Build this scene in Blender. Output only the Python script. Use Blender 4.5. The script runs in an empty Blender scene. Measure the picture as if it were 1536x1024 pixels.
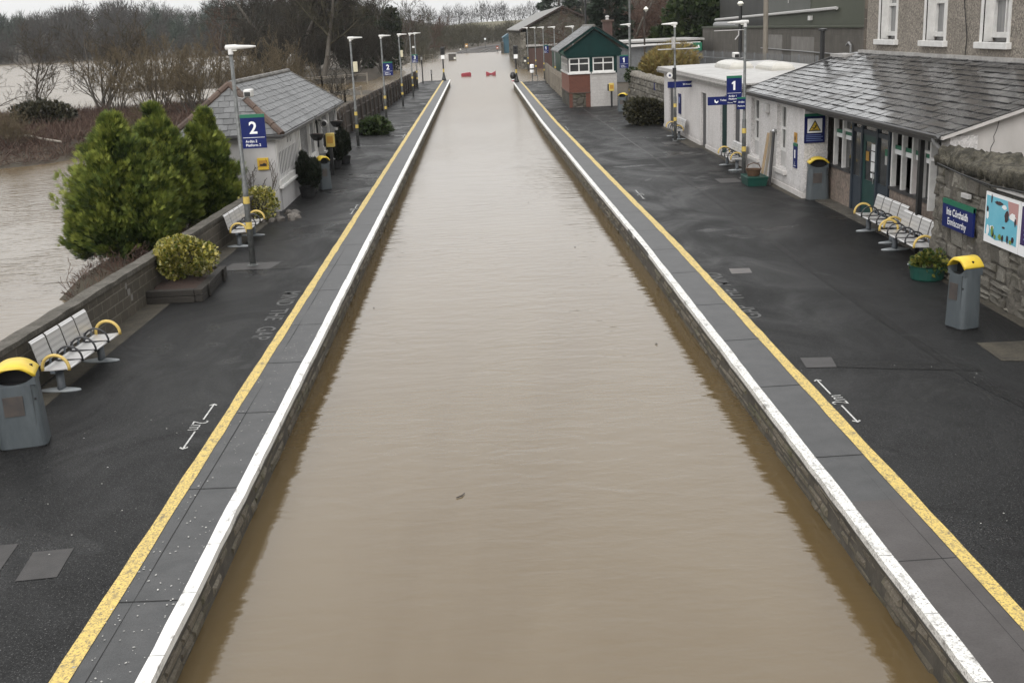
import bpy, math, random
import numpy as np
from mathutils import Vector, Matrix
random.seed(7)
C = bpy.context.scene.collection
R = math.radians
WZ = -0.56            # flood level
SKYGREY=(10.1,10.1,10.05); EXPO=.70; HD=.00012

# ------------------------------------------------------------------ mesh helpers
class MB:
    def __init__(s): s.v=[]; s.f=[]
    def add(s, vs, fs):
        o=len(s.v); s.v+= [tuple(p) for p in vs]; s.f+=[tuple(i+o for i in f) for f in fs]
    def box(s,x0,y0,z0,x1,y1,z1):
        s.add([(x0,y0,z0),(x1,y0,z0),(x1,y1,z0),(x0,y1,z0),(x0,y0,z1),(x1,y0,z1),(x1,y1,z1),(x0,y1,z1)],
              [(0,3,2,1),(4,5,6,7),(0,1,5,4),(1,2,6,5),(2,3,7,6),(3,0,4,7)]); return s
    def quad(s,a,b,c,d): s.add([a,b,c,d],[(0,1,2,3)]); return s
    def poly(s,ps): s.add(ps,[tuple(range(len(ps)))]); return s
    def tube(s,p0,p1,r0,r1=None,n=10,caps=True):
        r1=r0 if r1 is None else r1
        return s.path([p0,p1],[r0,r1],n,caps)
    def path(s,pts,rs,n=8,caps=True,closed=False):
        pts=[Vector(p) for p in pts]; k=len(pts)
        if not hasattr(rs,'__len__'): rs=[rs]*k
        V=[];up=None
        for i,p in enumerate(pts):
            if closed: t=pts[(i+1)%k]-pts[i-1]
            else: t=pts[min(i+1,k-1)]-pts[max(i-1,0)]
            t.normalize()
            if up is None:
                a=Vector((0,0,1)) if abs(t.z)<.9 else Vector((1,0,0))
                up=(a-t*a.dot(t)).normalized()
            else:
                up=(up-t*up.dot(t)).normalized()
            sd=t.cross(up)
            for j in range(n):
                an=2*math.pi*j/n; V.append(p+(up*math.cos(an)+sd*math.sin(an))*rs[i])
        F=[]
        for i in range(k if closed else k-1):
            for j in range(n):
                a=i*n+j;b=i*n+(j+1)%n;c=((i+1)%k)*n+(j+1)%n;d=((i+1)%k)*n+j
                F.append((a,b,c,d))
        if caps and not closed: F.append(tuple(range(n-1,-1,-1))); F.append(tuple((k-1)*n+j for j in range(n)))
        s.add(V,F); return s
    def loft(s,rings,caps=True):
        n=len(rings[0]); V=[p for r in rings for p in r]; F=[]
        for i in range(len(rings)-1):
            for j in range(n):
                F.append((i*n+j,i*n+(j+1)%n,(i+1)*n+(j+1)%n,(i+1)*n+j))
        if caps: F.append(tuple(range(n-1,-1,-1))); F.append(tuple((len(rings)-1)*n+j for j in range(n)))
        s.add(V,F); return s
    def lathe(s,c,prof,n=20,sx=1,sy=1):
        return s.loft([[(c[0]+r*math.cos(2*math.pi*j/n)*sx,c[1]+r*math.sin(2*math.pi*j/n)*sy,c[2]+z) for j in range(n)] for r,z in prof])
    def prism(s,poly,a,b,axis='y'):
        def P(u,w,t): return (u,t,w) if axis=='y' else (t,u,w) if axis=='x' else (u,w,t)
        n=len(poly); s.add([P(u,w,a) for u,w in poly]+[P(u,w,b) for u,w in poly],
            [tuple(range(n)),tuple(range(2*n-1,n-1,-1))]+[(i,i+n,(i+1)%n+n,(i+1)%n) for i in range(n)]); return s
    def text(s,body,size,x,z,y=-.004,align='CENTER',bold=.0,org=None,xd=None,yd=None,sx=1):
        cu=bpy.data.curves.new('t','FONT'); cu.body=body; cu.size=size; cu.align_x=align; cu.offset=bold*size; cu.resolution_u=3
        ob=bpy.data.objects.new('t',cu); C.objects.link(ob)
        dg=bpy.context.evaluated_depsgraph_get(); me=bpy.data.meshes.new_from_object(ob.evaluated_get(dg))
        if org is None: vs=[(x+v.co.x*sx,y,z+v.co.y) for v in me.vertices]
        else:
            org,xd,yd=Vector(org),Vector(xd),Vector(yd); vs=[org+xd*v.co.x*sx+yd*v.co.y for v in me.vertices]
        s.add(vs,[tuple(p.vertices) for p in me.polygons])
        bpy.data.objects.remove(ob); bpy.data.curves.remove(cu); bpy.data.meshes.remove(me); return s
    def build(s,name,m,parent=None,smooth=False,bevel=0,world=True,seg=2):
        """world=True: coordinates are world ones, moved into the parent's frame"""
        me=bpy.data.meshes.new(name)
        vs=s.v
        if parent is not None and world:
            inv=parent_world(parent).inverted(); vs=[tuple(inv@Vector(v)) for v in vs]
        me.from_pydata(vs,[],s.f); me.update()
        me.materials.append(m)
        if smooth: me.polygons.foreach_set('use_smooth',[True]*len(me.polygons))
        ob=bpy.data.objects.new(name,me); C.objects.link(ob)
        if parent is not None: ob.parent=parent
        if bevel:
            md=ob.modifiers.new('Bevel','BEVEL'); md.width=bevel; md.segments=seg; md.limit_method='ANGLE'; md.angle_limit=R(40)
        if smooth=='auto' or (smooth and bevel): pass
        return ob
def parent_world(p):
    m=p.matrix_basis.copy()
    return parent_world(p.parent)@m if p.parent else m
def np_mesh(name,V,F,m,parent=None,smooth=False):
    V=np.ascontiguousarray(V,dtype=np.float32).reshape(-1,3); F=np.ascontiguousarray(F,dtype=np.int32); n,k=F.shape
    me=bpy.data.meshes.new(name)
    me.vertices.add(len(V)); me.vertices.foreach_set('co',V.ravel())
    me.loops.add(n*k); me.loops.foreach_set('vertex_index',F.ravel())
    me.polygons.add(n); me.polygons.foreach_set('loop_start',np.arange(0,n*k,k,dtype=np.int32))
    if smooth: me.polygons.foreach_set('use_smooth',np.ones(n,dtype=bool))
    me.update(calc_edges=True); me.validate()
    me.materials.append(m)
    ob=bpy.data.objects.new(name,me); C.objects.link(ob)
    if parent is not None: ob.parent=parent
    return ob
def tag(o,label=None,cat=None,group=None,kind=None):
    if label: o['label']=label
    if cat: o['category']=cat
    if group: o['group']=group
    if kind: o['kind']=kind
    return o
def thing(name,label,cat,loc=(0,0,0),rz=0,group=None):
    o=bpy.data.objects.new(name,None); C.objects.link(o); o.empty_display_size=.3
    o.location=loc; o.rotation_euler=(0,0,rz)
    return tag(o,label,cat,group)
def dup(root,loc,rz=0,label=None,group=None,scale=None):
    def cp(o,par):
        c=o.copy(); C.objects.link(c)
        if par is not None: c.parent=par
        for ch in list(o.children): cp(ch,c)
        return c
    r=cp(root,None); r.location=loc; r.rotation_euler=(0,0,rz)
    if scale: r.scale=scale if hasattr(scale,'__len__') else (scale,)*3
    if label: r['label']=label
    if group: r['group']=group
    return r
def struct(name,mb,m,**k): return tag(mb.build(name,m,**k),kind='structure')

# ------------------------------------------------------------------ materials
class N:
    def __init__(s,name):
        s.m=bpy.data.materials.new(name); s.m.use_nodes=True; s.t=s.m.node_tree; s.t.nodes.clear()
        s.out=s.n('ShaderNodeOutputMaterial'); s.b=s.n('ShaderNodeBsdfPrincipled'); s.l(s.b.outputs[0],s.out.inputs[0])
    def n(s,ty,**k):
        nd=s.t.nodes.new(ty)
        for a,b in k.items(): setattr(nd,a,b)
        return nd
    def l(s,a,b): s.t.links.new(a,b)
    def inp(s,nd,key,val):
        i=nd.inputs[key]
        if hasattr(val,'links') or hasattr(val,'is_linked'): s.l(val,i)
        else: i.default_value=val
    def coord(s,mode='Object',scale=(1,1,1)):
        tc=s.n('ShaderNodeTexCoord'); o=tc.outputs['Object']
        if mode=='World': o=s.n('ShaderNodeNewGeometry').outputs['Position']
        if mode in('YZ','XZ'):
            o=s.n('ShaderNodeNewGeometry').outputs['Position']
            sp=s.n('ShaderNodeSeparateXYZ'); s.l(o,sp.inputs[0]); cb=s.n('ShaderNodeCombineXYZ')
            s.l(sp.outputs[1 if mode=='YZ' else 0],cb.inputs[0]); s.l(sp.outputs[2],cb.inputs[1]); o=cb.outputs[0]
        if scale!=(1,1,1):
            mp=s.n('ShaderNodeMapping'); mp.inputs['Scale'].default_value=scale; s.l(o,mp.inputs[0]); o=mp.outputs[0]
        return o
    def noise(s,co,sc,det=4,rough=.6,dist=0):
        nd=s.n('ShaderNodeTexNoise'); s.l(co,nd.inputs['Vector']); nd.inputs['Scale'].default_value=sc
        nd.inputs['Detail'].default_value=det; nd.inputs['Roughness'].default_value=rough; nd.inputs['Distortion'].default_value=dist
        return nd.outputs['Fac']
    def ramp(s,f,lo,hi,a=0.,b=1.):
        nd=s.n('ShaderNodeMapRange'); s.l(f,nd.inputs[0]); nd.inputs[1].default_value=lo; nd.inputs[2].default_value=hi
        nd.inputs[3].default_value=a; nd.inputs[4].default_value=b; return nd.outputs[0]
    def mix(s,f,a,b,mode='MIX'):
        nd=s.n('ShaderNodeMix',data_type='RGBA',blend_type=mode)
        s.inp(nd,0,f)
        for i,x in ((6,a),(7,b)):
            if isinstance(x,tuple): nd.inputs[i].default_value=(*x[:3],1)
            else: s.l(x,nd.inputs[i])
        return nd.outputs[2]
    def math(s,op,a,b=0.):
        nd=s.n('ShaderNodeMath',operation=op); s.inp(nd,0,a); s.inp(nd,1,b); return nd.outputs[0]
    def col(s,x):
        if isinstance(x,tuple): s.b.inputs['Base Color'].default_value=(*x[:3],1)
        else: s.l(x,s.b.inputs['Base Color'])
    def rough(s,x): s.inp(s.b,'Roughness',x)
    def bump(s,h,st=.5,d=.02):
        nd=s.n('ShaderNodeBump'); s.l(h,nd.inputs['Height']); nd.inputs['Strength'].default_value=st; nd.inputs['Distance'].default_value=d
        if s.b.inputs['Normal'].is_linked: s.l(s.b.inputs['Normal'].links[0].from_socket,nd.inputs['Normal'])
        s.l(nd.outputs[0],s.b.inputs['Normal'])
    def island(s): return s.n('ShaderNodeNewGeometry').outputs['Random Per Island']
def M(name,c1,c2=None,ns=4,det=5,lo=.35,hi=.65,rough=.6,bump=0,bs=40,bd=.01,metal=0,co='Object',st=(1,1,1),island=None,spec=.5,fine=0,fs=60):
    q=N(name); c=q.coord(co,st); base=c1
    if c2: base=q.mix(q.ramp(q.noise(c,ns,det),lo,hi),c1,c2)
    if island: base=q.mix(q.island(),base,island) if not isinstance(island,float) else q.mix(q.math('MULTIPLY',q.island(),island),base,(0.,0.,0.))
    if fine: base=q.mix(q.ramp(q.noise(c,fs,3),.4,.75,0,fine),base,(.0,.0,.0))
    q.col(base); q.rough(rough)
    q.b.inputs['Metallic'].default_value=metal; q.b.inputs['Specular IOR Level'].default_value=spec
    if bump: q.bump(q.noise(c,bs,4),bump,bd)
    return q.m

def m_asphalt(name,base,alt,rough=(.35,.6),specks=True):
    q=N(name); c=q.coord('World')
    big=q.ramp(q.noise(c,.35,5,.65,.6),.38,.66); mid=q.ramp(q.noise(c,2.3,4),.4,.7)
    wet=q.noise(q.coord('World',(1,.55,1)),.5,4,.6,1.2)
    col=q.mix(big,base,alt); col=q.mix(q.math('MULTIPLY',mid,.35),col,tuple(x*.6 for x in base))
    g=q.noise(c,48,3,.75); col=q.mix(q.ramp(g,.585,.66,0,1.),col,(.17,.168,.163)); col=q.mix(q.ramp(q.noise(c,31,3,.8),.6,.67,0,1.),col,(.10,.10,.098)); col=q.mix(q.ramp(q.noise(c,17,5,.85),.47,.62,0,.75),col,tuple(x*2.4+.006 for x in base)); col=q.mix(q.ramp(q.noise(c,26,4,.8),.5,.63,0,.8),col,(.005,.005,.005))
    if specks:
        v=q.n('ShaderNodeTexVoronoi'); q.l(c,v.inputs['Vector']); v.inputs['Scale'].default_value=2.6
        sp=q.math('MULTIPLY',q.math('LESS_THAN',v.outputs['Distance'],.026),q.math('GREATER_THAN',q.noise(c,1.1,2),.5))
        col=q.mix(sp,col,(.45,.44,.41))
    q.col(col)
    pud=q.ramp(q.noise(c,.30,4,.6,.5),.585,.66); pud2=q.math('SUBTRACT',1.,q.math('MULTIPLY',pud,.75))
    q.rough(q.math('MULTIPLY',q.math('ADD',q.ramp(wet,.35,.65,rough[0],rough[1]),q.ramp(g,.3,.7,-.06,.08)),pud2))
    q.b.inputs['Specular IOR Level'].default_value=.09
    q.bump(g,.6,.008); q.bump(q.noise(c,1.1,3),.12,.03)
    return q.m
def m_paint(name,paint,under,sc=9,lo=.36,hi=.46,dirt=(.12,.11,.09),rough=.5):
    q=N(name); c=q.coord('World'); c2=q.coord('World',(1.5,.6,1))
    wear=q.ramp(q.noise(c,sc*4,5,.75,.3),lo,hi); scuff=q.ramp(q.noise(c2,sc*.6,4,.7),.3,.45,.15,1)
    col=q.mix(q.ramp(q.noise(c,3,5),.45,.75,0,.5),paint,tuple(a*.55+b*.45 for a,b in zip(paint,dirt)))
    col=q.mix(q.math('MULTIPLY',wear,scuff),under,col)
    cr=q.n('ShaderNodeSeparateXYZ'); q.l(c,cr.inputs[0])
    q.col(col); q.rough(rough); q.bump(q.noise(c,60,4),.25,.004); return q.m
def m_stone(name,cols,scale=2.2,mortar=(.2,.18,.15),edge=.05,st=(1,1,1),bump=1.,moss=None,rough=.8,co='World',wet=None):
    q=N(name); c=q.coord(co,st)
    nz=q.n('ShaderNodeTexNoise'); q.l(c,nz.inputs['Vector']); nz.inputs['Scale'].default_value=scale*1.3; nz.inputs['Detail'].default_value=3
    w=q.n('ShaderNodeMix',data_type='VECTOR'); w.inputs[0].default_value=.16; q.l(c,w.inputs[4]); q.l(nz.outputs['Color'],w.inputs[5]); cc=w.outputs[1]
    v=q.n('ShaderNodeTexVoronoi'); q.l(cc,v.inputs['Vector']); v.inputs['Scale'].default_value=scale
    e=q.n('ShaderNodeTexVoronoi',feature='DISTANCE_TO_EDGE'); q.l(cc,e.inputs['Vector']); e.inputs['Scale'].default_value=scale
    sp=q.n('ShaderNodeSeparateColor'); q.l(v.outputs['Color'],sp.inputs[0])
    col=q.mix(sp.outputs[0],cols[0],cols[1]); col=q.mix(q.ramp(sp.outputs[1],.55,.8),col,cols[2])
    fin=q.noise(c,scale*9,5,.7); col=q.mix(q.ramp(fin,.35,.7,0,.6),col,tuple(x*.45 for x in cols[0]))
    m=q.ramp(e.outputs['Distance'],edge*.4,edge); col=q.mix(m,mortar,col)
    if moss: col=q.mix(q.ramp(q.noise(c,1.6,5,.7),.5,.64,0,.8),col,moss)
    if wet:
        z=q.n('ShaderNodeSeparateXYZ'); q.l(q.n('ShaderNodeNewGeometry').outputs['Position'],z.inputs[0])
        col=q.mix(q.ramp(q.math('ADD',z.outputs[2],q.ramp(q.noise(c,3,4),.3,.7,-.1,.1)),wet[0],wet[1],.75,0),col,wet[2])
    q.col(col); q.rough(rough)
    h=q.math('ADD',q.ramp(e.outputs['Distance'],0,edge*2.2),q.math('MULTIPLY',fin,.6)); q.bump(h,bump,.05); return q.m
def m_brick(name,c1,c2,mortar,bw=.22,bh=.075,ms=.012,co='YZ',rough=.8,bump=.6,off=.5,stain=None,both=False):
    q=N(name); c=q.coord(co)
    b=q.n('ShaderNodeTexBrick'); q.l(c,b.inputs['Vector']); b.inputs['Scale'].default_value=1
    b.inputs['Brick Width'].default_value=bw; b.inputs['Row Height'].default_value=bh; b.inputs['Mortar Size'].default_value=ms
    b.inputs['Mortar Smooth'].default_value=.3; b.offset=off
    for k,x in(('Color1',c1),('Color2',c2),('Mortar',mortar)): b.inputs[k].default_value=(*x,1)
    w=q.coord('World'); f=q.noise(w,14,5,.7)
    col=q.mix(q.ramp(f,.35,.72,0,.55),b.outputs['Color'],tuple(x*.5 for x in c1))
    if stain: col=q.mix(q.ramp(q.noise(q.coord('World',(1,1,.35)),1.7,5,.7),.45,.65,0,.85),col,stain)
    q.col(col); q.rough(rough); q.bump(q.math('ADD',q.math('MULTIPLY',b.outputs['Fac'],-1.),q.math('MULTIPLY',f,.5)),bump,.012); return q.m
def m_dash(name,c,spread=.35,sc=38,grime=(.2,.19,.17),rough=.85,gz=.35):
    q=N(name); co=q.coord('World'); v=q.n('ShaderNodeTexVoronoi'); q.l(co,v.inputs['Vector']); v.inputs['Scale'].default_value=sc
    sp=q.n('ShaderNodeSeparateColor'); q.l(v.outputs['Color'],sp.inputs[0])
    col=q.mix(sp.outputs[0],tuple(x*(1-spread) for x in c),tuple(min(1,x*(1+spread)) for x in c))
    col=q.mix(q.ramp(q.noise(q.coord('World',(1,1,.5)),1.3,6,.7),.45,.72,0,.5),col,grime)
    z=q.n('ShaderNodeSeparateXYZ'); q.l(co,z.inputs[0])
    col=q.mix(q.ramp(q.math('ADD',z.outputs[2],q.ramp(q.noise(co,2.5,4),.3,.7,-.15,.15)),.0,gz,.6,0),col,tuple(x*.6 for x in grime))
    q.col(col); q.rough(rough); q.bump(q.math('MULTIPLY',v.outputs['Distance'],-1.),.7,.012); q.bump(q.noise(co,7,4),.3,.02); return q.m
def m_leaf(name,cols,rough=.5,sub=.0):
    q=N(name); r=q.island(); co=q.coord('Object')
    cr=q.n('ShaderNodeValToRGB'); q.l(r,cr.inputs[0]); els=cr.color_ramp.elements
    while len(els)<len(cols): els.new(.5)
    for i,c in enumerate(cols): els[i].position=i/(len(cols)-1); els[i].color=(*c,1)
    col=q.mix(q.ramp(q.noise(co,1.6,3),.35,.7,0,.45),cr.outputs[0],tuple(x*.45 for x in cols[0]))
    q.col(col); q.rough(rough); q.b.inputs['Specular IOR Level'].default_value=.3
    return q.m
def m_wood(name,c1,c2,st=(1,1,.1),sc=12,rough=.8,island=.4):
    return M(name,c1,c2,ns=sc,st=st,rough=rough,bump=.4,bs=25,island=island)

X={}
X['asphalt']=m_asphalt('wet_asphalt',(.0085,.0085,.0087),(.019,.019,.0192),(.34,.62))
X['asphalt_patch']=m_asphalt('asphalt_patch',(.004,.004,.004),(.008,.008,.008),(.34,.5),False)
X['manhole']=M('manhole_plate',(.038,.034,.033),(.024,.022,.021),ns=6,rough=.5,bump=.4,bs=60)
X['coping_grey']=M('coping_slab',(.034,.035,.036),(.055,.055,.056),ns=3,rough=.45,bump=.25,bs=70,co='World',fine=.3,fs=50)
X['coping_brown']=M('coping_slab_brown',(.048,.042,.040),(.07,.063,.061),ns=2,rough=.5,bump=.25,bs=70,co='World',fine=.3,fs=50)
X['joint']=M('slab_joint',(.012,.012,.012),rough=.9)
X['yellow_line']=m_paint('worn_yellow_paint',(.66,.48,.125),(.10,.085,.065),sc=11,lo=.375,hi=.52)
X['white_line']=m_paint('white_edge_paint',(.78,.77,.74),(.13,.12,.11),lo=.28,hi=.38)
X['white_line_b']=m_paint('worn_white_edge_paint',(.74,.73,.7),(.13,.12,.11),lo=.36,hi=.49)
X['white_mark']=m_paint('white_chalk_paint',(.55,.55,.53),(.04,.04,.04),lo=.33,hi=.5)
X['faded_mark']=m_paint('faded_paint',(.062,.061,.056),(.035,.036,.038),sc=14,lo=.4,hi=.58)
def m_lump(name,cols,moss,wet=None,rough=.75):
    q=N(name); c=q.coord('World'); r=q.island()
    cr=q.n('ShaderNodeValToRGB'); q.l(r,cr.inputs[0]); els=cr.color_ramp.elements
    while len(els)<len(cols): els.new(.5)
    for i,x in enumerate(cols): els[i].position=i/(len(cols)-1); els[i].color=(*x,1)
    f=q.noise(c,22,6,.75); col=q.mix(q.ramp(f,.35,.68,0,.75),cr.outputs[0],tuple(x*.35 for x in cols[0]))
    col=q.mix(q.ramp(q.noise(c,70,3),.58,.7,0,.5),col,tuple(min(.6,x*2.2) for x in cols[1]))
    col=q.mix(q.ramp(q.noise(c,1.7,5,.7),.5,.63,0,.75),col,moss)
    if wet:
        z=q.n('ShaderNodeSeparateXYZ'); q.l(c,z.inputs[0]); col=q.mix(q.ramp(q.math('ADD',z.outputs[2],q.ramp(q.noise(c,3,4),.3,.7,-.1,.1)),wet[0],wet[1],.7,0),col,wet[2])
    q.col(col); q.rough(rough); q.bump(f,.9,.03); return q.m
X['plat_wall']=m_lump('platform_wall_stone',[(.16,.135,.10),(.23,.20,.15),(.12,.10,.075),(.28,.245,.19)],(.085,.085,.04),(WZ+.02,WZ+.25,(.05,.04,.024)))
X['rubble_lump']=m_lump('rubble_wall_stone',[(.12,.11,.09),(.22,.205,.175),(.085,.075,.06),(.30,.28,.24),(.16,.145,.12)],(.075,.068,.05))
X['mortar_dark']=M('dark_mortar',(.05,.044,.035),(.085,.075,.06),ns=5,rough=.9,bump=.8,bs=30,co='World')
X['mortar_pale']=M('pale_lime_mortar',(.17,.155,.13),(.09,.08,.066),ns=4,rough=.9,bump=.9,bs=24,bd=.03,co='World',fine=.5,fs=14)
X['litter']=M('pale_grit',(.6,.59,.56),(.2,.2,.18),ns=.9,rough=.8,co='World')
X['rubble']=m_stone('rubble_stone',[(.13,.118,.095),(.25,.235,.2),(.07,.062,.048)],2.7,(.20,.185,.16),.05,(1,.75,1.25),.9,(.07,.065,.045))
X['rubble_dark']=m_stone('dark_rubble_stone',[(.075,.065,.05),(.13,.12,.1),(.05,.045,.035)],2.3,(.05,.042,.035),.06,(1,1,1.2),1.,(.05,.05,.025))
X['moss']=M('mossy_mortar_cap',(.12,.108,.08),(.035,.031,.02),ns=4,det=8,lo=.42,hi=.58,rough=.9,bump=1,bs=18,bd=.05,co='World',fine=.7,fs=22)
X['block']=m_brick('concrete_block',(.062,.052,.038),(.088,.074,.055),(.17,.15,.12),.45,.22,.014,'YZ',.8,.7,.5,(.05,.045,.033))
X['block_cap']=M('wall_cap',(.12,.108,.09),(.055,.048,.036),ns=3,det=8,rough=.85,bump=.6,bs=30,co='World',fine=.6,fs=24)
X['foot_strip']=M('mossy_foot_strip',(.07,.06,.042),(.035,.03,.022),ns=3,det=8,rough=.9,bump=.6,bs=30,co='World',fine=.5,fs=24)
X['brick']=m_brick('red_brick',(.115,.034,.02),(.155,.05,.03),(.10,.06,.045),.22,.075,.01,'XZ')
X['brick_side']=m_brick('red_brick_side',(.2,.075,.05),(.25,.10,.07),(.17,.11,.085),.22,.075,.01,'YZ')
X['painted_block']=m_brick('grey_painted_block',(.42,.40,.385),(.46,.44,.42),(.36,.345,.33),.45,.22,.012,'XZ',.7,.4,.5,(.33,.31,.29))
X['dash_white']=m_dash('white_pebbledash',(.55,.53,.52),.22,30,(.34,.32,.3))
X['dash_cream']=m_dash('pale_roughcast',(.58,.555,.54),.15,34,(.42,.39,.37))
X['dash_grey']=m_dash('grey_pebbledash',(.215,.19,.16),.5,26,(.12,.105,.085),gz=.01)
X['render']=M('smooth_render',(.52,.495,.475),(.44,.42,.40),ns=2,rough=.8,bump=.2,bs=20,co='World',st=(1,1,.5))
X['hut_render']=M('grey_render',(.45,.44,.435),(.37,.36,.355),ns=2,rough=.8,bump=.2,bs=30,co='World',st=(1,1,.4))
X['hut_board']=M('white_board',(.76,.75,.74),(.62,.61,.60),ns=9,rough=.6,bump=.2,bs=30,st=(1,1,.15))
X['slate']=M('wet_slate',(.034,.035,.038),(.07,.07,.072),ns=1.1,rough=.33,bump=.35,bs=14,bd=.006,co='World',island=.6,fine=.3,fs=30,spec=.8)
def m_slate():
    q=N('wet_slate'); c=q.coord('World'); r=q.island()
    b=q.mix(q.ramp(q.noise(c,.9,5,.65),.4,.62),(.062,.061,.063),(.030,.029,.029)); b=q.mix(q.math('MULTIPLY',r,.55),b,(.012,.012,.013))
    v=q.ramp(q.noise(c,.55,6,.75,.8),.52,.64); b=q.mix(q.math('MULTIPLY',v,.75),b,(.022,.018,.014))
    b=q.mix(q.ramp(q.noise(c,28,4,.7),.52,.72,0,.5),b,(.10,.095,.085))
    q.col(b); q.rough(q.math('ADD',q.math('MULTIPLY',r,.10),q.math('ADD',q.math('MULTIPLY',v,.25),.13))); q.b.inputs['Specular IOR Level'].default_value=.75
    q.bump(q.noise(c,11,4),.3,.006); return q.m
X['slate']=m_slate()
X['slate_hut']=M('grey_slate',(.13,.132,.134),(.175,.177,.178),ns=1.2,rough=.5,bump=.3,bs=30,bd=.006,co='World',island=.35,fine=.3,fs=30)
X['ridge_brown']=M('brown_ridge_tile',(.075,.045,.033),(.11,.075,.056),ns=6,rough=.7,bump=.4,bs=30,co='World',island=.4)
X['ridge_grey']=M('grey_ridge_tile',(.2,.19,.175),(.14,.13,.115),ns=6,rough=.7,bump=.4,bs=30,co='World',island=.4)
X['flat_roof']=M('flat_roof_sheet',(.45,.44,.425),(.33,.32,.305),ns=1.2,rough=.45,bump=.2,bs=8,co='World',fine=.2,fs=8)
X['fascia']=M('white_fascia',(.42,.405,.39),(.30,.285,.27),ns=5,rough=.6,co='World',fine=.35,fs=18)
X['white']=M('white_gloss',(.68,.67,.65),(.58,.57,.55),ns=5,rough=.4,co='World')
X['offwhite']=M('dull_white',(.46,.45,.44),(.38,.37,.36),ns=4,rough=.5,co='World')
X['grey_trim']=M('grey_trim',(.25,.25,.25),(.2,.2,.2),rough=.5)
X['black']=M('black_paint',(.012,.012,.013),(.02,.02,.02),rough=.4)
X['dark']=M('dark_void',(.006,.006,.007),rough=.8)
X['gutter']=M('dark_gutter',(.03,.03,.032),(.05,.048,.046),rough=.4,co='World')
X['pipe_grey']=M('grey_downpipe',(.24,.24,.24),(.19,.19,.19),rough=.5)
X['glass']=M('window_glass',(.018,.02,.021),(.035,.035,.034),ns=1.3,rough=.08,spec=.7)
X['glass_grey']=M('net_curtain_glass',(.24,.24,.24),(.15,.15,.15),ns=3,st=(1,6,.4),rough=.15,co='World')
X['green_door']=M('green_door',(.012,.055,.048),(.008,.04,.036),ns=3,rough=.4)
X['green_dark']=M('dark_green_board',(.003,.026,.024),(.002,.020,.018),ns=2,rough=.7,spec=.2,bump=.15,bs=30)
X['grey_door']=M('grey_door',(.05,.05,.052),(.07,.07,.07),rough=.5)
X['teal_post']=M('blue_grey_post',(.03,.04,.055),(.02,.03,.04),rough=.5)
X['steel']=M('brushed_steel',(.48,.48,.48),(.40,.40,.40),ns=8,rough=.35,metal=.85)
def m_perf(name):
    q=N(name); c=q.coord('Object'); v=q.n('ShaderNodeTexVoronoi'); v.inputs['Randomness'].default_value=0; v.inputs['Scale'].default_value=45; q.l(c,v.inputs['Vector'])
    f=q.math('LESS_THAN',v.outputs['Distance'],.3); q.col(q.mix(f,(.62,.61,.6),(.2,.2,.2))); q.rough(.38); q.b.inputs['Metallic'].default_value=.55; return q.m
X['perf']=m_perf('perforated_steel')
X['bench_leg']=M('grey_cast_leg',(.085,.10,.115),(.11,.12,.13),rough=.45)
X['bench_foot']=M('pale_cast_foot',(.30,.32,.33),(.24,.26,.27),rough=.45)
X['arm_dark']=M('dark_armrest',(.018,.018,.02),rough=.35)
X['yellow']=M('yellow_plastic',(.72,.52,.045),(.62,.44,.04),ns=5,rough=.4)
X['yellow_arm']=M('yellow_armrest',(.50,.36,.10),(.60,.43,.13),ns=7,rough=.5)
X['yellow_band']=M('yellow_band',(.58,.43,.10),(.46,.34,.09),ns=14,rough=.5)
X['white_band']=M('pale_band',(.60,.56,.40),(.5,.46,.33),ns=14,rough=.5)
X['bin_grey']=M('bin_grey_metal',(.066,.078,.086),(.09,.104,.112),ns=3,rough=.42,st=(1,1,.3),fine=.25,fs=9)
X['bin_label']=M('bin_label',(.05,.045,.045),(.085,.07,.06),ns=4,rough=.4)
X['bin_label_pale']=M('pale_label',(.16,.15,.14),(.2,.18,.16),ns=4,rough=.4)
X['galv']=M('galvanised_post',(.17,.175,.172),(.095,.10,.097),ns=7,rough=.5,fine=.3,fs=20,metal=.3)
X['sign_blue']=M('sign_blue',(.005,.013,.105),(.004,.011,.085),rough=.5,spec=.25)
X['sign_navy']=M('sign_navy',(.006,.010,.075),rough=.5,spec=.25)
X['sign_green']=M('sign_green',(.01,.13,.07),rough=.4)
X['sign_white']=M('sign_white',(.82,.82,.82),rough=.4)
X['sign_pale']=M('sign_pale_blue',(.12,.16,.32),rough=.4)
X['sign_yellow']=M('sign_yellow',(.60,.40,.04),rough=.4)
X['sign_amber']=M('sign_amber',(.40,.21,.03),rough=.4)
X['fence_wood']=m_wood('dark_fence_board',(.035,.026,.02),(.075,.058,.045),(6,6,.5),4,.8,.55)
X['fence_pale']=m_wood('weathered_fence_board',(.20,.175,.14),(.27,.24,.2),(6,6,.5),4,.8,.3)
X['timber']=m_wood('black_sleeper',(.018,.015,.012),(.035,.03,.024),(4,4,4),5,.8,.4)
X['plank']=m_wood('pale_timber',(.33,.23,.13),(.42,.32,.2),(5,5,.4),4,.7,.35)
X['wicker']=M('wicker',(.10,.055,.028),(.07,.036,.02),ns=20,rough=.8,bump=.5,bs=60)
X['soil']=M('leaf_mulch',(.032,.021,.016),(.065,.038,.03),ns=25,rough=.9,bump=1,bs=40,bd=.03,co='World')
X['trough']=M('green_plastic',(.008,.06,.045),(.01,.045,.035),rough=.45)
X['red']=M('red_plastic',(.30,.04,.055),(.24,.032,.045),ns=2,rough=.4)
X['bark']=M('bark',(.055,.047,.038),(.085,.075,.062),ns=6,rough=.9,bump=.8,bs=20,st=(1,1,.3))
X['twig']=m_leaf('bare_twigs',[(.04,.031,.022),(.062,.049,.034),(.085,.068,.048)],.9)
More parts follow.
